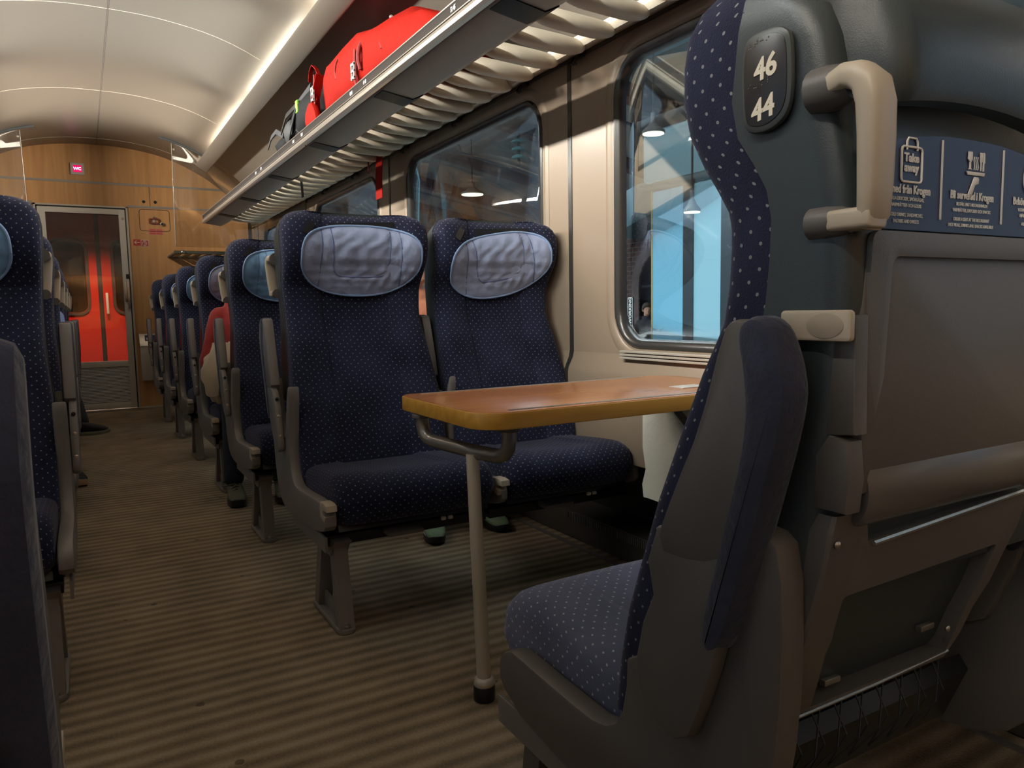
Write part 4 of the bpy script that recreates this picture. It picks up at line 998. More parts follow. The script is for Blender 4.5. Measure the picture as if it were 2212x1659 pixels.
pth = [(bx, 1.545, 0.722), (bx, 1.545, 0.690), (bx-.002, 1.548, 0.668), (bx-.005, 1.562, 0.652), (bx-.010, 1.585, 0.645), (bx-.03, 1.66, 0.645), (bx-.05, 1.76, 0.648), (bx-.065, 1.84, 0.650), (bx-.072, 1.872, 0.656), (bx-.076, 1.888, 0.672), (bx-.078, 1.892, 0.695), (bx-.078, 1.892, 0.722)]
G().tube([(a-tx, b-ty, c) for a, b, c in pth], 0.0185, 12).build('tube_bracket', TUBE, tb)
g = G()
for a, b, c in (pth[0], pth[-1]): g.cyl((a-tx, b-ty, 0.717), 0.028, 0.012, 2, 14)
g.build('bracket_flange', DGREY, tb)
lp = (0.835, 1.665)
G().tube([(lp[0]-tx, lp[1]-ty, 0.64), (0.841-tx, 1.640-ty, 0.055)], [0.0165, 0.0185], 16).build('table_leg', LEGM, tb)
G().loft([[(0.841-tx+r*math.cos(a), 1.64-ty+r*math.sin(a), z) for a in [2*math.pi*i/16 for i in range(16)]] for z, r in ((0.062, .020), (0.058, .025), (0.045, .028), (0.040, .026))]).build('leg_collar', ALUM, tb)
G().cyl((0.841-tx, 1.64-ty, 0.021), 0.028, 0.042, 2, 18, 0.004).build('rubber_foot', BLACK, tb)
G().prism([(1.20, 0.7245), (1.42, 0.7245), (1.38, 0.70), (1.24, 0.70)], 1.66-ty, 1.84-ty, lambda p, q, d: (p-tx, d, q), 0.003).build('underside_plate', DGREY, tb)
G().tube([(1.55-tx, 1.74-ty, 0.722), (1.755-tx, 1.74-ty, 0.50)], 0.012, 8).build('wall_strut', DGREY, tb)
# waste bag below the table
wb = empty('waste_bag', (1.72, 1.90, 0.33), 'white paper waste bag hanging on the wall below the table', 'waste bag')
g = G(); rings = []
def wv(y, z, s): return 0.006*math.sin(30*y+9*z+s)+0.005*math.sin(41*z-13*y+s)
ys = [1.72+0.0255*i for i in range(15)]
front = [[(1.735+wv(y, z, 0)*.8, y + (0.012 if z < .5 else 0)*math.sin(z*40), z-0.04*(y-1.86)*0) for y in ys] for z in [0.315, .36, .42, .50, .58, .66, .715]]
back = [[(1.7665, y, z) for y in ys] for z in [0.315, .36, .42, .50, .58, .66, .715]]
rings = [f+b[::-1] for f, b in zip(front, back)]
g.loft([[(x-1.72, y-1.90, z-0.33) for x, y, z in r] for r in rings]); g.build('paper_sack', mat('paper_white', (0.66, 0.66, 0.58), 0.8, 0, 0.3, 30), wb)
G().box(0.02, 0.046, -0.17, 0.17, 0.375, 0.395, 0.003).build('bag_holder', DGREY, wb)
# heater ducts along the window wall
ht = empty('wall_heater', (1.9, 3.0, 0), 'low black heating duct with a slotted grille along the floor under the window seats', 'heater')
g = G().box(-0.095, 0.075, Y0+.05-3, YE-.05-3, 0.005, 0.125, 0.004); g.build('duct', mat('duct_brown', (0.05, 0.042, 0.034), 0.5), ht)
g = G()
for k in range(60):
    y = 1.95+0.0125*k
    g.box(-0.101, -0.094, y-3, y+0.007-3, 0.085, 0.118, 0.001)
g.build('grille', mat('grille_bronze', (0.10, 0.09, 0.07), 0.5), ht)

# ---------------------------------------------------------------- things on the end wall
t = empty('display_sign', (0.063, YE, 2.553), 'small square lit red WC display high on the wood end wall', 'sign')
G().box(-0.062, 0.062, -0.018, 0.0, -0.060, 0.060, 0.004).build('display_frame', mat('frame_white', (0.62, 0.58, 0.52), 0.45), t)
G().box(-0.038, 0.038, -0.020, -0.014, -0.034, 0.036, 0.001).build('display_face', mat('display_red', (0.12, 0.0, 0.03), 0.3, emit=(0.75, 0.0, 0.10), estr=0.55), t)
text_mesh('WC', 0.040, lambda x, y, d: (x, -0.0208-d, y), mat('display_glow', (1, .6, .9), 0.3, emit=(1.0, 0.35, 0.75), estr=2.2), t, 'display_lettering', 0.001)
for i, x in enumerate((0.667, 0.781)):
    o = G().cyl((0, 0, 0), 0.016, 0.006, 1, 16).build('lock_hole', BLACK, None, (x, YE-0.002, 2.252)); tag(o, ['black round lock hole left of the panel joint above the door', 'black round lock hole right of the panel joint above the door'][i], 'lock')
t = empty('emergency_brake', (0.76, YE, 2.045), 'red emergency brake handle in its panel right of the door', 'emergency brake')
g = G(); rg = [rrect(-0.145, 0.155, -0.105, 0.125, 0.03, 4)]
G().tube([(a, -0.001, b) for a, b in rg[0]+rg[0][:1]], 0.003, 5).build('panel_joint', seamD, t)
BRK = mat('brake_red', (0.24, 0.05, 0.03), 0.4)
g = G(); o2 = rrect(-0.055, 0.050, -0.030, 0.030, 0.012, 3); i2 = rrect(-0.040, 0.038, -0.017, 0.018, 0.006, 3)
g.loft([[(a, y, b) for a, b in pts] for pts, y in ((o2, 0), (o2, -0.02), (i2, -0.02), (i2, 0))], cap=False); g.build('brake_frame', BRK, t)
G().box(-0.014, 0.010, -0.012, 0.0, -0.014, 0.014, 0.002).build('seal', BEIGE, t)
G().cyl((0.075, -0.012, -0.028), 0.020, 0.024, 1, 16).build('key_ring', ALU, t); G().cyl((0.075, -0.026, -0.028), 0.012, 0.004, 1, 14).build('keyhole', BLACK, t)
for dx in (-0.014, 0.006): G().box(dx, dx+0.010, -0.014, 0.0, 0.032, 0.050, 0.002).build('lead_seal', STEEL, t)
STK = mat('sticker_red', (0.55, 0.045, 0.03), 0.5); STP = mat('sticker_pink', (0.70, 0.20, 0.16), 0.5)
t = empty('notice_sticker', (0.772, YE, 1.932), 'pale red notice sticker with lines of print below the emergency brake', 'sticker')
G().box(-0.068, 0.068, -0.002, 0, -0.032, 0.032, 0.0005).build('sticker_base', STP, t)
for k in range(2):
    for j in range(3): G().box(-0.060+0.066*k, -0.006+0.066*k, -0.0028, -0.0018, 0.019-0.020*j, 0.024-0.020*j, 0.0002).build('print_line', STK, t)
t = empty('arrow_sticker', (0.577, YE, 1.812), 'red sticker with a white left arrow right of the door frame', 'sticker')
G().box(-0.036, 0.036, -0.002, 0, -0.033, 0.033, 0.0005).build('sticker_base', STK, t)
g = G().box(-0.026, 0.027, -0.003, -0.0015, -0.003, 0.003, 0.0005)
for s_ in (-1, 1): g.tube([(-0.026, -0.0025, 0), (-0.004, -0.0025, s_*0.019)], 0.003, 6)
g.build('arrow', WHITE, t)
t = empty('hand_sticker', (0.652, YE, 1.806), 'red sticker with a white hand symbol beside the arrow sticker', 'sticker')
G().box(-0.037, 0.037, -0.002, 0, -0.033, 0.033, 0.0005).build('sticker_base', STK, t)
g = G()
def wl(pts): g.tube([(a, -0.0025, b) for a, b in pts], 0.0024, 5)
wl(rrect(-0.0355, 0.0355, -0.0315, 0.0315, 0.001, 1)+[(0.0355, 0.0305)])
wl([(-0.024, 0.012), (-0.015, 0.012), (-0.012, 0.018), (-0.008, 0.012), (-0.004, 0.012), (-0.006, -0.022), (-0.019, -0.022), (-0.024, 0.012)])
wl([(-0.010, 0.026), (0.006, 0.024), (0.018, 0.010), (0.018, -0.010), (0.008, -0.022), (-0.006, -0.024)]); wl([(-0.004, 0.016), (0.008, 0.010), (0.010, -0.004), (0.002, -0.014)])
g.build('hand_outline', WHITE, t)
t = empty('waste_bin', (0.66, YE-0.001, 0.52), 'grey wall bin with a small sign on its flap by the end door', 'bin')
G().box(-0.125, 0.13, -0.10, 0.0, -0.21, 0.17, 0.006).build('bin_body', ALUM, t)
G().prism([(-0.12, 0.17), (0.0, 0.17), (0.0, 0.30), (-0.05, 0.30), (-0.112, 0.21)], -0.13, 0.135, lambda p, q, d: (d, p, q), 0.004).build('bin_flap', ALU, t)
G().loft([[(x, -0.0905-0.003*e-0.060*0+(z-0.25)*0.62+0.006, z) for x, z in ((-0.075, .222), (0.055, .222), (0.055, .285), (-0.075, .285))] for e in (0, 1)]).build('bin_sign', mat('sign_navy', (0.03, 0.04, 0.12), 0.5), t)
G().loft([[(x, -0.0945-0.003*e+(z-0.25)*0.62+0.006, z) for x, z in ((-0.06, .235), (-0.01, .235), (-0.01, .258), (-0.06, .258))] for e in (0, 1)]).build('sign_symbol', WHITE, t)
# ---------------------------------------------------------------- seat rows
ROW = lambda k: 2.15 + 1.105*k
XA, XB = 0.905, 1.500
XL = mirx(XA)+0.032
GR, GL = 'seats in the rows right of the aisle', 'seats in the rows left of the aisle'
names_r = ['navy aisle seat directly behind the wooden table, with a grey blue head pillow', 'aisle seat in the second row, with a sky blue head pillow behind the table seat', 'aisle seat where the passenger in red is sitting, with a pale pillow',
           'aisle seat right behind the passenger in red, with a blue pillow', 'second to last aisle seat on the right side, toward the end wall', 'last aisle seat on the right, nearest the wood end wall and bin']
names_l = ['left aisle seat filling the left edge of the photo, with its blue pillow cut off', 'left aisle seat directly behind the one at the left edge', 'third aisle seat from the front in the left row', 'left aisle seat with the dark shoe sticking out into the aisle', 'second to last aisle seat in the left row', 'last aisle seat in the left row, nearest the end door']
proto = build_seat('train_seat', names_r[0], GR, -1, -1, 1, -1, pil=(0.0, PIL, 0.01, -0.004), loc=(XA, ROW(0), 0))
def set_pillow(root, m):
    for ch in root.children:
        if ch.name.startswith('head_pillow'):
            ch.material_slots[0].link = 'OBJECT'; ch.material_slots[0].material = m
for k in range(1, 6):
    c = copy_tree(proto); c.location = (XA, ROW(k), 0); c['label'] = names_r[k]
    set_pillow(c, PILB if k in (1, 3, 5) else PIL)
wp = build_seat('train_seat', 'window seat beside the wooden table, with a tilted grey blue pillow', GR, -1, -1, 1, 0, pil=(0.17, PIL, 0.005, -0.012), loc=(XB, ROW(0), 0), wallside=True)
c = copy_tree(wp); c.location = (XB, ROW(1), 0); c['label'] = 'window seat behind the tilted pillow, holding the passenger in the green hat'
lp_ = build_seat('train_seat', names_l[0], GL, 1, -1, 1, 1, pil=(0.0, PILB, -0.03, 0.0), loc=(XL, ROW(0), 0))
for k in range(1, 6):
    c = copy_tree(lp_); c.location = (XL, ROW(k), 0); c['label'] = names_l[k]
YF = 1.19
fg = build_seat('train_seat', 'large seat in the right foreground seen from behind, with seat numbers 46 and 44', 'seats facing away from the camera', -1, 1, -1, -1, fab=NAVY_LIT, loc=(XA, YF, 0))
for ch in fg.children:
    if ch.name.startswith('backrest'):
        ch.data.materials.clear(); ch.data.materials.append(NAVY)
foreground_details(fg, -1, None)
build_seat('train_seat', 'window seat next to the big foreground seat, almost wholly hidden behind it', 'seats facing away from the camera', -1, 1, -1, 0, fab=NAVY_LIT, loc=(XB, YF, 0), wallside=True)
build_seat('train_seat', 'seat at the lower left edge showing only the dark back of its armrest', 'seats facing away from the camera', 1, 1, -1, 1, loc=(XL-0.004, YF-0.01, 0))
# ---------------------------------------------------------------- people
def ev_mesh(o):
    bpy.context.view_layer.update()
    me = bpy.data.meshes.new_from_object(o.evaluated_get(bpy.context.evaluated_depsgraph_get()))
    bpy.data.objects.remove(o); return me
def lerp(a, b, t): return tuple(x+(y-x)*t for x, y in zip(a, b))
def skin(chains, root=None, sub=1):
    """tapered limbs along chains of (point, radius); the voxel fuse turns them into one continuous surface"""
    g = G(); seen = set()
    for ch in chains:
        for (p, r), (q, r2) in zip(ch, ch[1:]):
            d = (Vector(q)-Vector(p)).length
            if d < 1e-5: continue
            n = max(2, int(d/0.03)+1)
            g.tube([lerp(p, q, t/n) for t in range(n+1)], [r+(r2-r)*t/n for t in range(n+1)], 14)
        for p, r in ch:
            k = tuple(round(c, 4) for c in p)+(round(r, 4),)
            if k not in seen: seen.add(k); g.ell(p, r, r, r, 14, 10)
    return gmesh(g)
def fuse(meshes, voxel):
    g = G()
    for me in meshes: g.add([v.co[:] for v in me.vertices], [tuple(p.vertices) for p in me.polygons])
    me = bpy.data.meshes.new('f'); me.from_pydata(g.v, [], g.f)
    bm = bmesh.new(); bm.from_mesh(me); bmesh.ops.recalc_face_normals(bm, faces=bm.faces); bm.to_mesh(me); bm.free()
    o = bpy.data.objects.new('f', me); C.objects.link(o)
    r = o.modifiers.new('r', 'REMESH'); r.mode = 'VOXEL'; r.voxel_size = voxel; r.use_smooth_shade = True
    s = o.modifiers.new('s', 'SMOOTH'); s.factor = 0.5; s.iterations = 6
    return ev_mesh(o)
def gmesh(g):
    me = bpy.data.meshes.new('g'); me.from_pydata(g.v, [], g.f); return me
def head_mesh(c, fwd, up):
    """head centred on c, looking along fwd"""
    f = Vector(fwd).normalized(); u = (Vector(up)-f*Vector(up).dot(f)).normalized(); r = f.cross(u)
    g = G()
    def E(o, a, b, d):                                      # right, forward, up
        rings = []
        for j in range(1, 12):
            t = -math.pi/2+math.pi*j/12
            ring = []
            for k in range(20):
                s = 2*math.pi*k/20
                q = Vector(c)+r*(o[0]+a*math.cos(t)*math.cos(s))+f*(o[1]+b*math.cos(t)*math.sin(s))+u*(o[2]+d*math.sin(t)); ring.append(tuple(q))
            rings.append(ring)
        g.loft(rings)
    E((0, -.008, .025), .078, .098, .095); E((0, .022, -.045), .058, .068, .075)      # skull, jaw
    E((0, .078, -.085), .026, .024, .022)                                             # chin
    E((0, .098, -.012), .013, .020, .026); E((0, .108, -.024), .016, .014, .012)      # nose
    E((0, .086, .022), .050, .014, .012); E((0, .086, -.052), .026, .013, .008); E((0, .085, -.062), .022, .012, .007)
    for s in (-1, 1): E((s*.082, -.008, -.012), .012, .026, .033); E((s*.034, .078, .003), .016, .012, .011)
    return gmesh(g)
def hand_chains(w, d, palm_n, curl=0.5):
    d = Vector(d).normalized(); n = Vector(palm_n); n = (n-d*n.dot(d)).normalized(); s = d.cross(n); w = Vector(w)
    ch = []; P = lambda v: tuple(v)
    pc = w+d*.05
    ch.append([(P(w), .026), (P(pc), (.034)), (P(w+d*.085), .030)])
    for k, (off, L) in enumerate(((-.030, .062), (-.011, .075), (.010, .070), (.030, .055))):
        b = w+d*.085+s*off; pts = [(P(w+d*.075+s*off*.8), .012), (P(b), .011)]
        dd = d.copy(); q = b
        for j in range(3):
            dd = (dd+n*curl*.7).normalized(); q = q+dd*L*(.42, .33, .25)[j]; pts.append((P(q), (.0095, .0088, .0078)[j]))
        ch.append(pts)
    b = w+d*.03-s*.03
    ch.append([(P(w+d*.025-s*.015), .014), (P(b), .013), (P(b+d*.03-s*.025+n*.01), .011), (P(b+d*.055-s*.03+n*.025), .009)])
    return ch
SKIN = mat('skin', (0.50, 0.26, 0.17), 0.5, 0, 0.05, 200)
def shoe(ankle, toe, m, sole_m, parent, name='shoe', up=(0, 0, 1), lace=None, sole_t=0.022):
    a, t = Vector(ankle), Vector(toe); d = (t-a); d -= Vector(up)*d.dot(Vector(up)); d.normalize(); u = Vector(up).normalized(); r = d.cross(u)
    g = G(); rings = []; heel = a-d*.055
    L = 0.275
    for x, w, h in ((-.004, .018, .05), (.0, .030, .075), (.03, .036, .098), (.07, .038, .105), (.10, .040, .098), (.14, .044, .080), (.18, .047, .066), (.22, .045, .056), (.25, .036, .046), (.270, .022, .034), (.276, .010, .024)):
        rings.append([tuple(heel+d*x+r*w*math.copysign(abs(math.cos(q))**.75, math.cos(q))+u*(sole_t+max(-.002, (h-sole_t)*(.5+.5*math.copysign(abs(math.sin(q))**.8, math.sin(q)))))) for q in [2*math.pi*k/18 for k in range(18)]])
    o = g.loft(rings).build(name, m, parent, angle=60)
    pts = []
    for q in range(28):
        th = 2*math.pi*q/28; x = .136+.144*math.cos(th); w = (.050 if x > .15 else .040)*math.copysign(abs(math.sin(th))**.7, math.sin(th)); pts.append((x, w))
    G().prism(pts, 0.0, sole_t+.006, lambda p, q, e: tuple(heel+d*p+r*q+u*(e + .012*max(0, (p-.2)/.08)**2)), 0.004).build('sole', sole_m, o)
    if lace:
        g = G()
        for k in range(4):
            x = .11+.022*k; h = .092-.012*k
            g.tube([tuple(heel+d*(x-.006)-r*.022+u*h), tuple(heel+d*x+u*(h+.010)), tuple(heel+d*(x+.006)+r*.022+u*h)], .003, 5)
        g.tube([tuple(heel+d*.10+r*.02+u*.105), tuple(heel+d*.09+r*.06+u*.11), tuple(heel+d*.11+r*.065+u*.09), tuple(heel+d*.12+r*.02+u*.095)], .003, 5)
        g.build('laces', lace, o)
    return o
def person(label, J, top_m, leg_m, hair_m=None, hat=None, look=(0, -1, 0), voxel=0.010, palms=None, sleeve=True):
    root = empty('person', J['base'], label, 'person')
    base = Vector(J['base'])
    L = {k: tuple(Vector(v)-base) for k, v in J.items() if k != 'base'}
    ch = [[(L['pelvis'], .135), (L['waist'], .118), (L['chest'], .135), (L['neck0'], .085), (L['neck'], .052), (L['headb'], .055)]]
    arms = []
    for s in ('l', 'r'):
        ch.append([(L['pelvis'], .135), (L['hip'+s], .092), (lerp(L['hip'+s], L['knee'+s], .5), .080), (L['knee'+s], .058), (lerp(L['knee'+s], L['ankle'+s], .35), .054), (L['ankle'+s], .036)])
        ch.append([(L['chest'], .135), (L['sh'+s], .062), (lerp(L['sh'+s], L['el'+s], .5), .049), (L['el'+s], .041), (lerp(L['el'+s], L['wr'+s], .5), .037), (L['wr'+s], .027)])
        ch += hand_chains(L['wr'+s], Vector(L['wr'+s])-Vector(L['el'+s]), (0, 0, -1) if not palms else palms[s], .45)
    hc = Vector(L['headb'])+Vector((0, 0, .085))+Vector(look).normalized()*.02
    body = fuse([skin(ch, sub=1), head_mesh(tuple(hc), look, (0, 0, 1))], voxel)
    bo = link('body', body, SKIN, root, None, 180)
    e = .016
    t = [[(L['pelvis'], .150), (L['waist'], .140), (L['chest'], .158), (L['neck0'], .098), (lerp(L['neck0'], L['neck'], .55), .066)]]
    for s in ('l', 'r'):
        a = [(L['chest'], .158), (L['sh'+s], .072)]
        for q in (.35, .6, .85): a.append((lerp(L['sh'+s], L['el'+s], q), .066+.006*math.sin(q*20)))
        a.append((L['el'+s], .062))
        for q in (.25, .5, .75): a.append((lerp(L['el'+s], L['wr'+s], q), .055+.006*math.sin(q*25)))
        a.append((lerp(L['el'+s], L['wr'+s], .93), .044)); t.append(a)
    link('sweater', fuse([skin(t, sub=1)], .012), top_m, root, None, 180)
    t = [[(L['pelvis'], .152), (lerp(L['pelvis'], L['waist'], .6), .142)]]
    for s in ('l', 'r'):
        t.append([(L['pelvis'], .152), (L['hip'+s], .108), (lerp(L['hip'+s], L['knee'+s], .5), .094), (L['knee'+s], .074), (lerp(L['knee'+s], L['ankle'+s], .4), .066), (lerp(L['knee'+s], L['ankle'+s], .99), .054)])
    link('trousers', fuse([skin(t, sub=1)], .012), leg_m, root, None, 180)
    if hat or hair_m:
        f = Vector(look).normalized(); u = Vector((0, 0, 1)); r = f.cross(u); g = G(); rings = []
        sc = 1.10 if not hat else 1.17
        for j in range(0, 10):
            t_ = -0.25+j*(math.pi/2+.25)/9.3; ring = []
            for k in range(24):
                s_ = 2*math.pi*k/24
                cut = max(0.0, math.sin(s_)) * (0.055 if t_ < .35 else 0)
                ring.append(tuple(hc+r*(.082*sc*math.cos(t_)*math.cos(s_))+f*(-.010+(.102*sc)*math.cos(t_)*math.sin(s_))+u*(.025+cut+.100*sc*math.sin(t_)-(0.03 if not hat and j == 0 and math.sin(s_) < .3 else 0))))
            rings.append(ring)
        o = g.loft(rings).build('hat' if hat else 'hair', hat or hair_m, root, angle=180)
        if hat:
            rings = [[tuple(hc+r*(.082*k_*math.cos(s_))+f*(-.010+.106*k_*math.sin(s_))+u*(h+.03*max(0, math.sin(s_)))) for s_ in [2*math.pi*i/24 for i in range(24)]] for k_, h in ((1.17, -.012), (1.27, -.010), (1.27, .03), (1.17, .034))]
            G().loft(rings, cap=False).build('hat_brim', mat('hat_green_band', (0.28, 0.50, 0.24), 0.9, 0, .4, 90), o)
    return root
def seated(cx, yf, zoff=0, **ov):
    J = dict(base=(cx, yf+.3, 0.0), pelvis=(cx, yf+.30, .60), waist=(cx, yf+.335, .74), chest=(cx, yf+.385, .92), neck0=(cx, yf+.41, 1.06), neck=(cx, yf+.405, 1.13), headb=(cx, yf+.395, 1.17))
    for s, k in (('r', -1), ('l', 1)):                       # r is -x (the sitter faces -y)
        J['hip'+s] = (cx+k*.10, yf+.26, .585); J['knee'+s] = (cx+k*.13, yf-.14, .585); J['ankle'+s] = (cx+k*.13, yf-.10, .10); J['toe'+s] = (cx+k*.14, yf-.24, .045)
        J['sh'+s] = (cx+k*.19, yf+.395, 1.00); J['el'+s] = (cx+k*.25, yf+.27, .75); J['wr'+s] = (cx+k*.10, yf+.04, .72)
    J.update(ov); return J
RED = mat('red_sweater', (0.25, 0.014, 0.010), 0.9, 0, 0.9, 22, 0.15, 12, sheen=0.2)
JEANS = mat('dark_jeans', (0.015, 0.02, 0.035), 0.85, 0, 0.3, 60, 0.3, 15)
BLK = mat('black_cloth', (0.008, 0.008, 0.009), 0.85, 0, 0.3, 60)
HAIR = mat('brown_hair', (0.05, 0.028, 0.016), 0.6, 0, 0.6, 120)
y3 = ROW(2)
J = seated(0.845, y3, shr=(0.725, y3+.385, .985), elr=(0.640, y3+.33, .735), wrr=(0.74, y3+.08, .70), kneer=(0.70, y3-.10, .585), ankler=(0.665, y3-.13, .115), toer=(0.655, y3-.26, .05), kneel=(0.93, y3-.12, .585), anklel=(0.90, y3-.20, .115), toel=(0.885, y3-.34, .05), wrl=(0.92, y3+.06, .72))
p1 = person('person in a red sweater and dark trousers sitting with a beige bag on the lap', J, RED, JEANS, HAIR)
OLV = mat('hiking_shoe_olive', (0.10, 0.095, 0.060), 0.7, 0, .3, 60, .4, 20)
for a, t_ in ((J['ankler'], J['toer']), (J['anklel'], J['toel'])):
    b = Vector(J['base']); shoe(tuple(Vector((a[0], a[1], 0))-b), tuple(Vector((t_[0], t_[1], 0))-b), OLV, BLACK, p1, lace=BLACK, sole_t=.03)
# beige paper bag on the lap
bg = empty('paper_bag', (0.69, y3+.12, 0.70), 'crumpled beige bag on the lap of the passenger in red', 'bag')
rnd = random.Random(5); g = G(); rings = []
for j, (z, k) in enumerate(((-.185, .30), (-.175, .72), (-.13, .98), (-.06, 1.05), (.01, 1.0), (.06, .88), (.10, .70), (.135, .52), (.14, .25))):
    rings.append([(math.cos(q)*.115*k*(1+.10*math.sin(3*q+j*1.3)+.06*math.sin(7*q-j*2.1)), math.sin(q)*.15*k*(1+.08*math.sin(4*q+j*.9)+.06*math.sin(9*q+j*1.7)), z+.016*math.sin(4*q+j)) for q in [2*math.pi*i/40 for i in range(40)]])
g.loft(rings).build('crumpled_bag', mat('bag_beige', (0.50, 0.40, 0.27), 0.8, 0, .5, 24, .12, 8), bg, angle=25)
# passenger in the window seat of the second row
y2 = ROW(1)
SAL = mat('salmon_top', (0.55, 0.20, 0.11), 0.85, 0, .4, 30, .15, 10); HAT = mat('green_hat', (0.20, 0.36, 0.17), 0.9, 0, .5, 70, .25, 20)
J = seated(1.52, y2, neck0=(1.52, y2+.41, 1.04), shl=(1.675, y2+.395, .99), shr=(1.345, y2+.395, .99), anklel=(1.60, y2-.16, .10), toel=(1.60, y2-.30, .05), ankler=(1.33, y2-.17, .10), toer=(1.285, y2-.31, .05), ell=(1.69, y2+.29, .74), wrl=(1.60, y2+.06, .72))
p2 = person('person in a green hat and salmon top, glimpsed between the two front headrests', J, SAL, BLK, None, HAT)
GRN = mat('green_shoe', (0.16, 0.24, 0.14), 0.75, 0, .3, 60, .3, 20)
for s in 'lr':
    a, t_, b = J['ankle'+s], J['toe'+s], Vector(J['base']); shoe(tuple(Vector((a[0], a[1], 0))-b), tuple(Vector((t_[0], t_[1], 0))-b), GRN, BLACK, p2)
# passenger on the left whose leg sticks out into the aisle
y4 = ROW(3)
cxl = XL+0.01
J = seated(cxl, y4, kneel=(cxl+.16, y4-.16, .585), anklel=(-0.115, y4-.19, .105), toel=(-0.06, y4-.40, .05), hipr=(cxl-.06, y4+.24, .60), kneer=(-0.14, y4-.17, .67), ankler=(-0.05, y4-.40, .385), toer=(0.01, y4-.44, .355), elr=(cxl-.22, y4+.29, .78), ell=(-0.135, y4+.22, .80), shl=(cxl+.19, y4+.395, 1.0), wrl=(cxl+.12, y4-.02, .76))
BLU = mat('blue_sleeve', (0.16, 0.22, 0.42), 0.85, 0, .3, 50)
p3 = person('person in black trousers whose crossed foot sticks out into the aisle on the left', J, BLU, BLK, HAIR)
b = Vector(J['base'])
shoe(tuple(Vector((J['anklel'][0], J['anklel'][1], 0))-b), tuple(Vector((J['toel'][0], J['toel'][1], 0))-b), BLK, mat('sole_tan', (0.50, 0.36, 0.24), 0.7), p3, lace=BLACK, sole_t=.03)
shoe(tuple(Vector((-0.115, y4-.42, 0.315))-b), tuple(Vector((0.09, y4-.44, 0.315))-b), BLK, mat('sole_grey', (0.16, 0.16, 0.13), 0.7), p3, lace=None, sole_t=.016)
# ---------------------------------------------------------------- station outside the windows
GRD = mat('platform_stone', (0.30, 0.29, 0.27), 0.9, 0, .2, 40, .3, 3)
struct(G().box(2.6, 14.5, -4, 34, -1.0, -0.70, 0.01).build('floor_platform', GRD))
bw = bmesh.new(); ed = []
def lp2(pts):
    vs = [bw.verts.new((12.0, p, q)) for p, q in pts]; return [bw.edges.new((vs[i], vs[(i+1) % len(vs)])) for i in range(len(vs))]
def archpts(y0, y1, zs): return [(y0, -0.68), (y1, -0.68), (y1, zs)] + [((y0+y1)/2+(y1-y0)/2*math.cos(math.radians(a)), zs+(y1-y0)/2*math.sin(math.radians(a))) for a in range(15, 180, 15)] + [(y0, zs)]
ed += lp2([(-2, -0.72), (34, -0.72), (34, 4.6), (-2, 4.6)])
ARCH = [(8.9, 10.5, 1.55), (12.9, 14.5, 1.55), (16.9, 18.5, 1.55), (20.9, 22.5, 1.55)]
for a in ARCH: ed += lp2(archpts(*a))
bmesh.ops.triangle_fill(bw, use_beauty=True, use_dissolve=False, edges=ed)
me = bpy.data.meshes.new('wall_station'); bw.to_mesh(me); bw.free(); ws = struct(link('wall_station', me, BRICK))
struct(G().box(12.25, 12.3, -2, 34, -0.7, 4.6, .01).build('wall_station_recess', mat('arch_dark', (0.05, 0.055, 0.06), 0.4), ws))
for a in ARCH:
    g = G(); q = archpts(*a); q2 = archpts(a[0]-.28, a[1]+.28, a[2]); g.loft([[(11.96, p, z) for p, z in r] for r in (q2, q)], cap=False, closed=False)
    struct(g.build('arch_surround', mat('arch_brick', (0.27, 0.19, 0.17), 0.9, 0, .3, 30, .3, 9), ws))
    struct(G().box(12.02, 12.05, a[0], a[1], 1.5, 1.56, .005).box(12.02, 12.05, (a[0]+a[1])/2-.03, (a[0]+a[1])/2+.03, -0.68, 2.3, .005).build('arch_glazing_bar', BLACK, ws))
struct(G().box(11.7, 12.0, -2, 34, 3.0, 3.35, .02).build('station_cornice', mat('cornice_dark', (0.045, 0.042, 0.04), 0.7), ws))
# blue glazed kiosk across the track
ks = empty('platform_kiosk', (7.0, 7.4, 0), 'glazed platform shelter with pale blue panels given a sky-reflection glow outside the near window', 'shelter')
KF = mat('kiosk_frame', (0.012, 0.013, 0.014), 0.35)
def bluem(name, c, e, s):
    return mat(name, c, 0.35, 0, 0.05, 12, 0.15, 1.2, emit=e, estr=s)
B1 = bluem('sky_glow_blue', (0.06, 0.15, 0.20), (0.13, 0.38, 0.54), 0.48); B2 = bluem('sky_glow_pale_blue', (0.10, 0.18, 0.21), (0.21, 0.43, 0.53), 0.48)  # emission stands in for sky light reflected by the glazing
def kbox(y0, y1, z0, z1, x0=0.0, x1=0.05, b=.004): return G().box(x0, x1, y0-7.4, y1-7.4, z0, z1, b)
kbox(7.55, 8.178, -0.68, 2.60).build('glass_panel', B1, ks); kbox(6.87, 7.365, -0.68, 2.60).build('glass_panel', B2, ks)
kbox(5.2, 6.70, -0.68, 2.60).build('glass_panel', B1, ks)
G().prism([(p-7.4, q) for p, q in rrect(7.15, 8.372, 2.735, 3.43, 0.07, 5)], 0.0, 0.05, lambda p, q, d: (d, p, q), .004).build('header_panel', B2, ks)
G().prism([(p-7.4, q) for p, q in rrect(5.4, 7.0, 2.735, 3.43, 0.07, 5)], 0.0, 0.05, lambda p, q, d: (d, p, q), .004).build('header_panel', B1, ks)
kbox(7.365, 7.55, -0.70, 2.66, -.02, .07).build('post', KF, ks); kbox(6.70, 6.87, -0.70, 2.66, -.02, .07).build('post', KF, ks)
kbox(5.1, 8.20, 2.60, 2.735, 0.01, .06).build('lintel', mat('kiosk_teal', (0.045, 0.10, 0.12), 0.4), ks)
kbox(5.1, 8.50, 3.43, 3.62, -.02, .09).build('lintel', KF, ks)
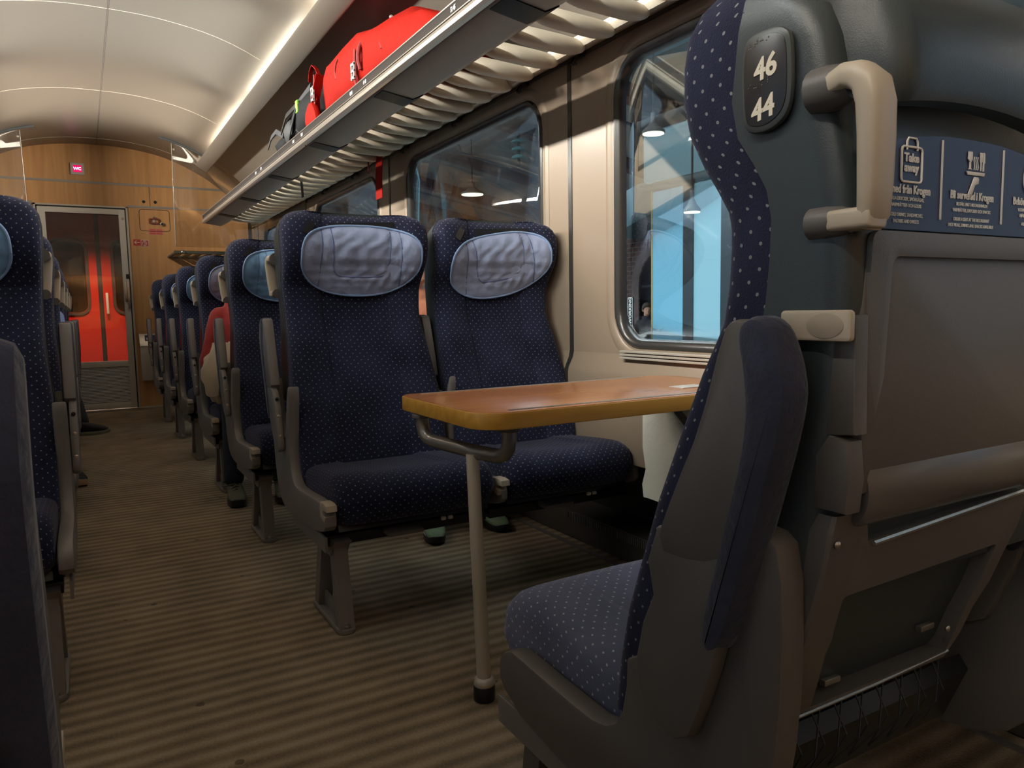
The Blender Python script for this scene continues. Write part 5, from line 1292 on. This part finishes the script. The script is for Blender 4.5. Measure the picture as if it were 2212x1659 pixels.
kbox(8.178, 8.20, -0.70, 2.62, -.01, .06).build('edge_post', mat('post_ochre', (0.30, 0.24, 0.08), 0.5), ks)
kbox(5.1, 8.2, -0.70, 2.7, 1.4, 1.45).build('rear_wall', KF, ks)
G().prism([(8.25-7.4, 2.45), (9.6-7.4, 2.12), (9.6-7.4, 2.70), (8.25-7.4, 2.95)], 0.3, 1.4, lambda p, q, d: (d, p, q), .01).build('side_awning', mat('awning_teal', (0.05, 0.10, 0.115), 0.5), ks)
t = empty('coworking_sign', (8.2, 10.15, 0.89), 'narrow upright sign lettered COWORKING at the lower left corner of the near window', 'sign')
pz = 1.0
# placed on the brick wall side of the kiosk
SY = onx_y = 0
G().prism(rrect(-0.075, 0.075, -0.30, 0.30, 0.02, 3), -0.012, 0.0, lambda p, q, d: (d, p, q), .004).build('sign_board', mat('sign_black', (0.02, 0.018, 0.018), 0.5), t)
G().tube([(-0.013, a, b_) for a, b_ in rrect(-0.068, 0.068, -0.293, 0.293, 0.02, 3)+[(0.068, 0.273)]], .004, 5).build('sign_border', WHITE, t)
G().box(0.0, 0.05, -0.025, 0.025, -1.59, 0.3, .004).build('sign_post', KF, t)
text_mesh('COWORKING', 0.095, lambda x, y, d: (-0.0135-d, y, x), WHITE, t, 'sign_lettering', 0.003, depth=0.001)
# roof canopy over the platform
cv = empty('station_canopy', (8, 14, 4.6), 'grey station roof canopy with sloping slabs and blue tie rods outside the windows', 'canopy')
SLAB = mat('canopy_slab', (0.26, 0.26, 0.245), 0.8, 0, .15, 20, .25, 2.5); BEAM = mat('canopy_beam_red', (0.11, 0.045, 0.045), 0.7)
g = G()
for k in range(9):
    y0 = 4+3.0*k
    g.loft([[(x-8, y-14, z-4.6) for x, z in ((5.6, 5.1), (12.0, 3.9), (12.0, 3.98), (5.6, 5.18))] for y in (y0+.12, y0+2.88)])
g.build('roof_slab', SLAB, cv)
for k in range(9):
    y0 = 4+3.0*k
    G().loft([[(x-8, y-14, z-4.6) for x, z in ((5.6, 4.86), (12.0, 3.66), (12.0, 3.92), (5.6, 5.12))] for y in (y0-.14, y0+.14)]).build('roof_beam', BEAM, cv)
FAS = mat('canopy_fascia', (0.42, 0.46, 0.52), 0.6)
G().box(-2.5, -2.4, -12, 16, 0.25, 0.62, .01).build('fascia', FAS, cv)
g = G()
for k in range(120): g.box(-2.52, -2.48, -11+.22*k, -11+.22*k+.05, 0.66, 1.25, .004)
g.build('railing', FAS, cv)
ROD = mat('tie_rod_blue', (0.16, 0.26, 0.36), 0.4, 0.5)
for k in range(4):
    y0 = 8.5+4.2*k
    G().tube([(-2.4, y0-14, -0.55), (-0.9, y0+1.6-14, -0.32), (3.5, y0+2.2-14, -0.95)], .03, 6).build('tie_rod', ROD, cv)
    G().tube([(-0.9, y0+1.6-14, -0.32), (-1.5, y0+1.2-14, 0.5)], .02, 6).build('tie_rod', BLACK, cv)
for i, (x, y, z, lab) in enumerate(((6.6, 7.70, 3.26, 'round pendant lamp glowing in the upper part of the near window'), (6.6, 6.98, 2.17, 'small pendant lamp glowing before the black post of the blue shelter'), (7.6, 14.85, 3.55, 'round pendant lamp glowing in the second window'))):
    t = empty('pendant_lamp', (x, y, z), lab, 'lamp', 'station pendant lamps')
    r = (0.15, 0.105, 0.26)[i]
    G().loft([[(k*r*math.cos(a), k*r*math.sin(a), h) for a in [2*math.pi*q/20 for q in range(20)]] for k, h in ((1.0, 0), (1.0, .03), (.55, .09), (.25, .16), (.22, .26))]).build('lamp_shade', mat('lamp_grey', (0.12, 0.12, 0.12), 0.5), t)
    G().prism([(.93*r*math.cos(a), .93*r*math.sin(a)) for a in [2*math.pi*q/20 for q in range(20)]], -0.012, 0.004, lambda p, q, d: (p, q, d), .002).build('lamp_disc', mat('lamp_glow', (1, 1, .9), .4, emit=(0.95, 1.0, 0.72), estr=3.0), t)
    G().tube([(0, 0, .25), (0, 0, 4.925-0.1875*(x-6.6)-z)], .015, 6).build('lamp_stem', BLACK, t)
# catenary insulator
t = empty('insulator', (7.0, 11.82, 3.88), 'glass disc insulator string hanging in the second window', 'insulator')
for z in (-.14, .0, .14):
    G().loft([[(k*math.cos(a), k*math.sin(a), z+h) for a in [2*math.pi*q/20 for q in range(20)]] for k, h in ((.03, .05), (.10, .03), (.135, 0), (.12, -.02), (.03, -.02))]).build('glass_disc', mat('insulator_teal', (0.18, 0.42, 0.44), 0.2), t)
G().tube([(0, 0, -.3), (0, 0, .92)], .03, 8).build('rod', BLACK, t)
# man on the platform
def standing(x, y):
    z0 = -0.70
    J = dict(base=(x, y, z0), pelvis=(x, y, z0+.98), waist=(x, y, z0+1.12), chest=(x, y, z0+1.32), neck0=(x, y, z0+1.48), neck=(x, y, z0+1.54), headb=(x, y, z0+1.59))
    for s, k in (('r', -1), ('l', 1)):
        J['hip'+s] = (x, y+k*.10, z0+.93); J['knee'+s] = (x-.02, y+k*.11, z0+.50); J['ankle'+s] = (x, y+k*.11, z0+.08); J['toe'+s] = (x-.14, y+k*.12, z0+.04)
        J['sh'+s] = (x, y+k*.20, z0+1.42); J['el'+s] = (x-.02, y+k*.26, z0+1.14); J['wr'+s] = (x-.20, y+k*.12, z0+1.08)
    return J
J = standing(9.2, 10.92)
pm = person('person in a dark jacket standing outside, small at the lower left of the near window', J, BLK, BLK, HAIR, look=(-.5, -1, 0), voxel=.014)
b = Vector(J['base'])
for s in 'lr': a = J['ankle'+s]; shoe((a[0]-b.x, a[1]-b.y, 0), (a[0]-b.x-.2, a[1]-b.y, 0), BLK, BLACK, pm)
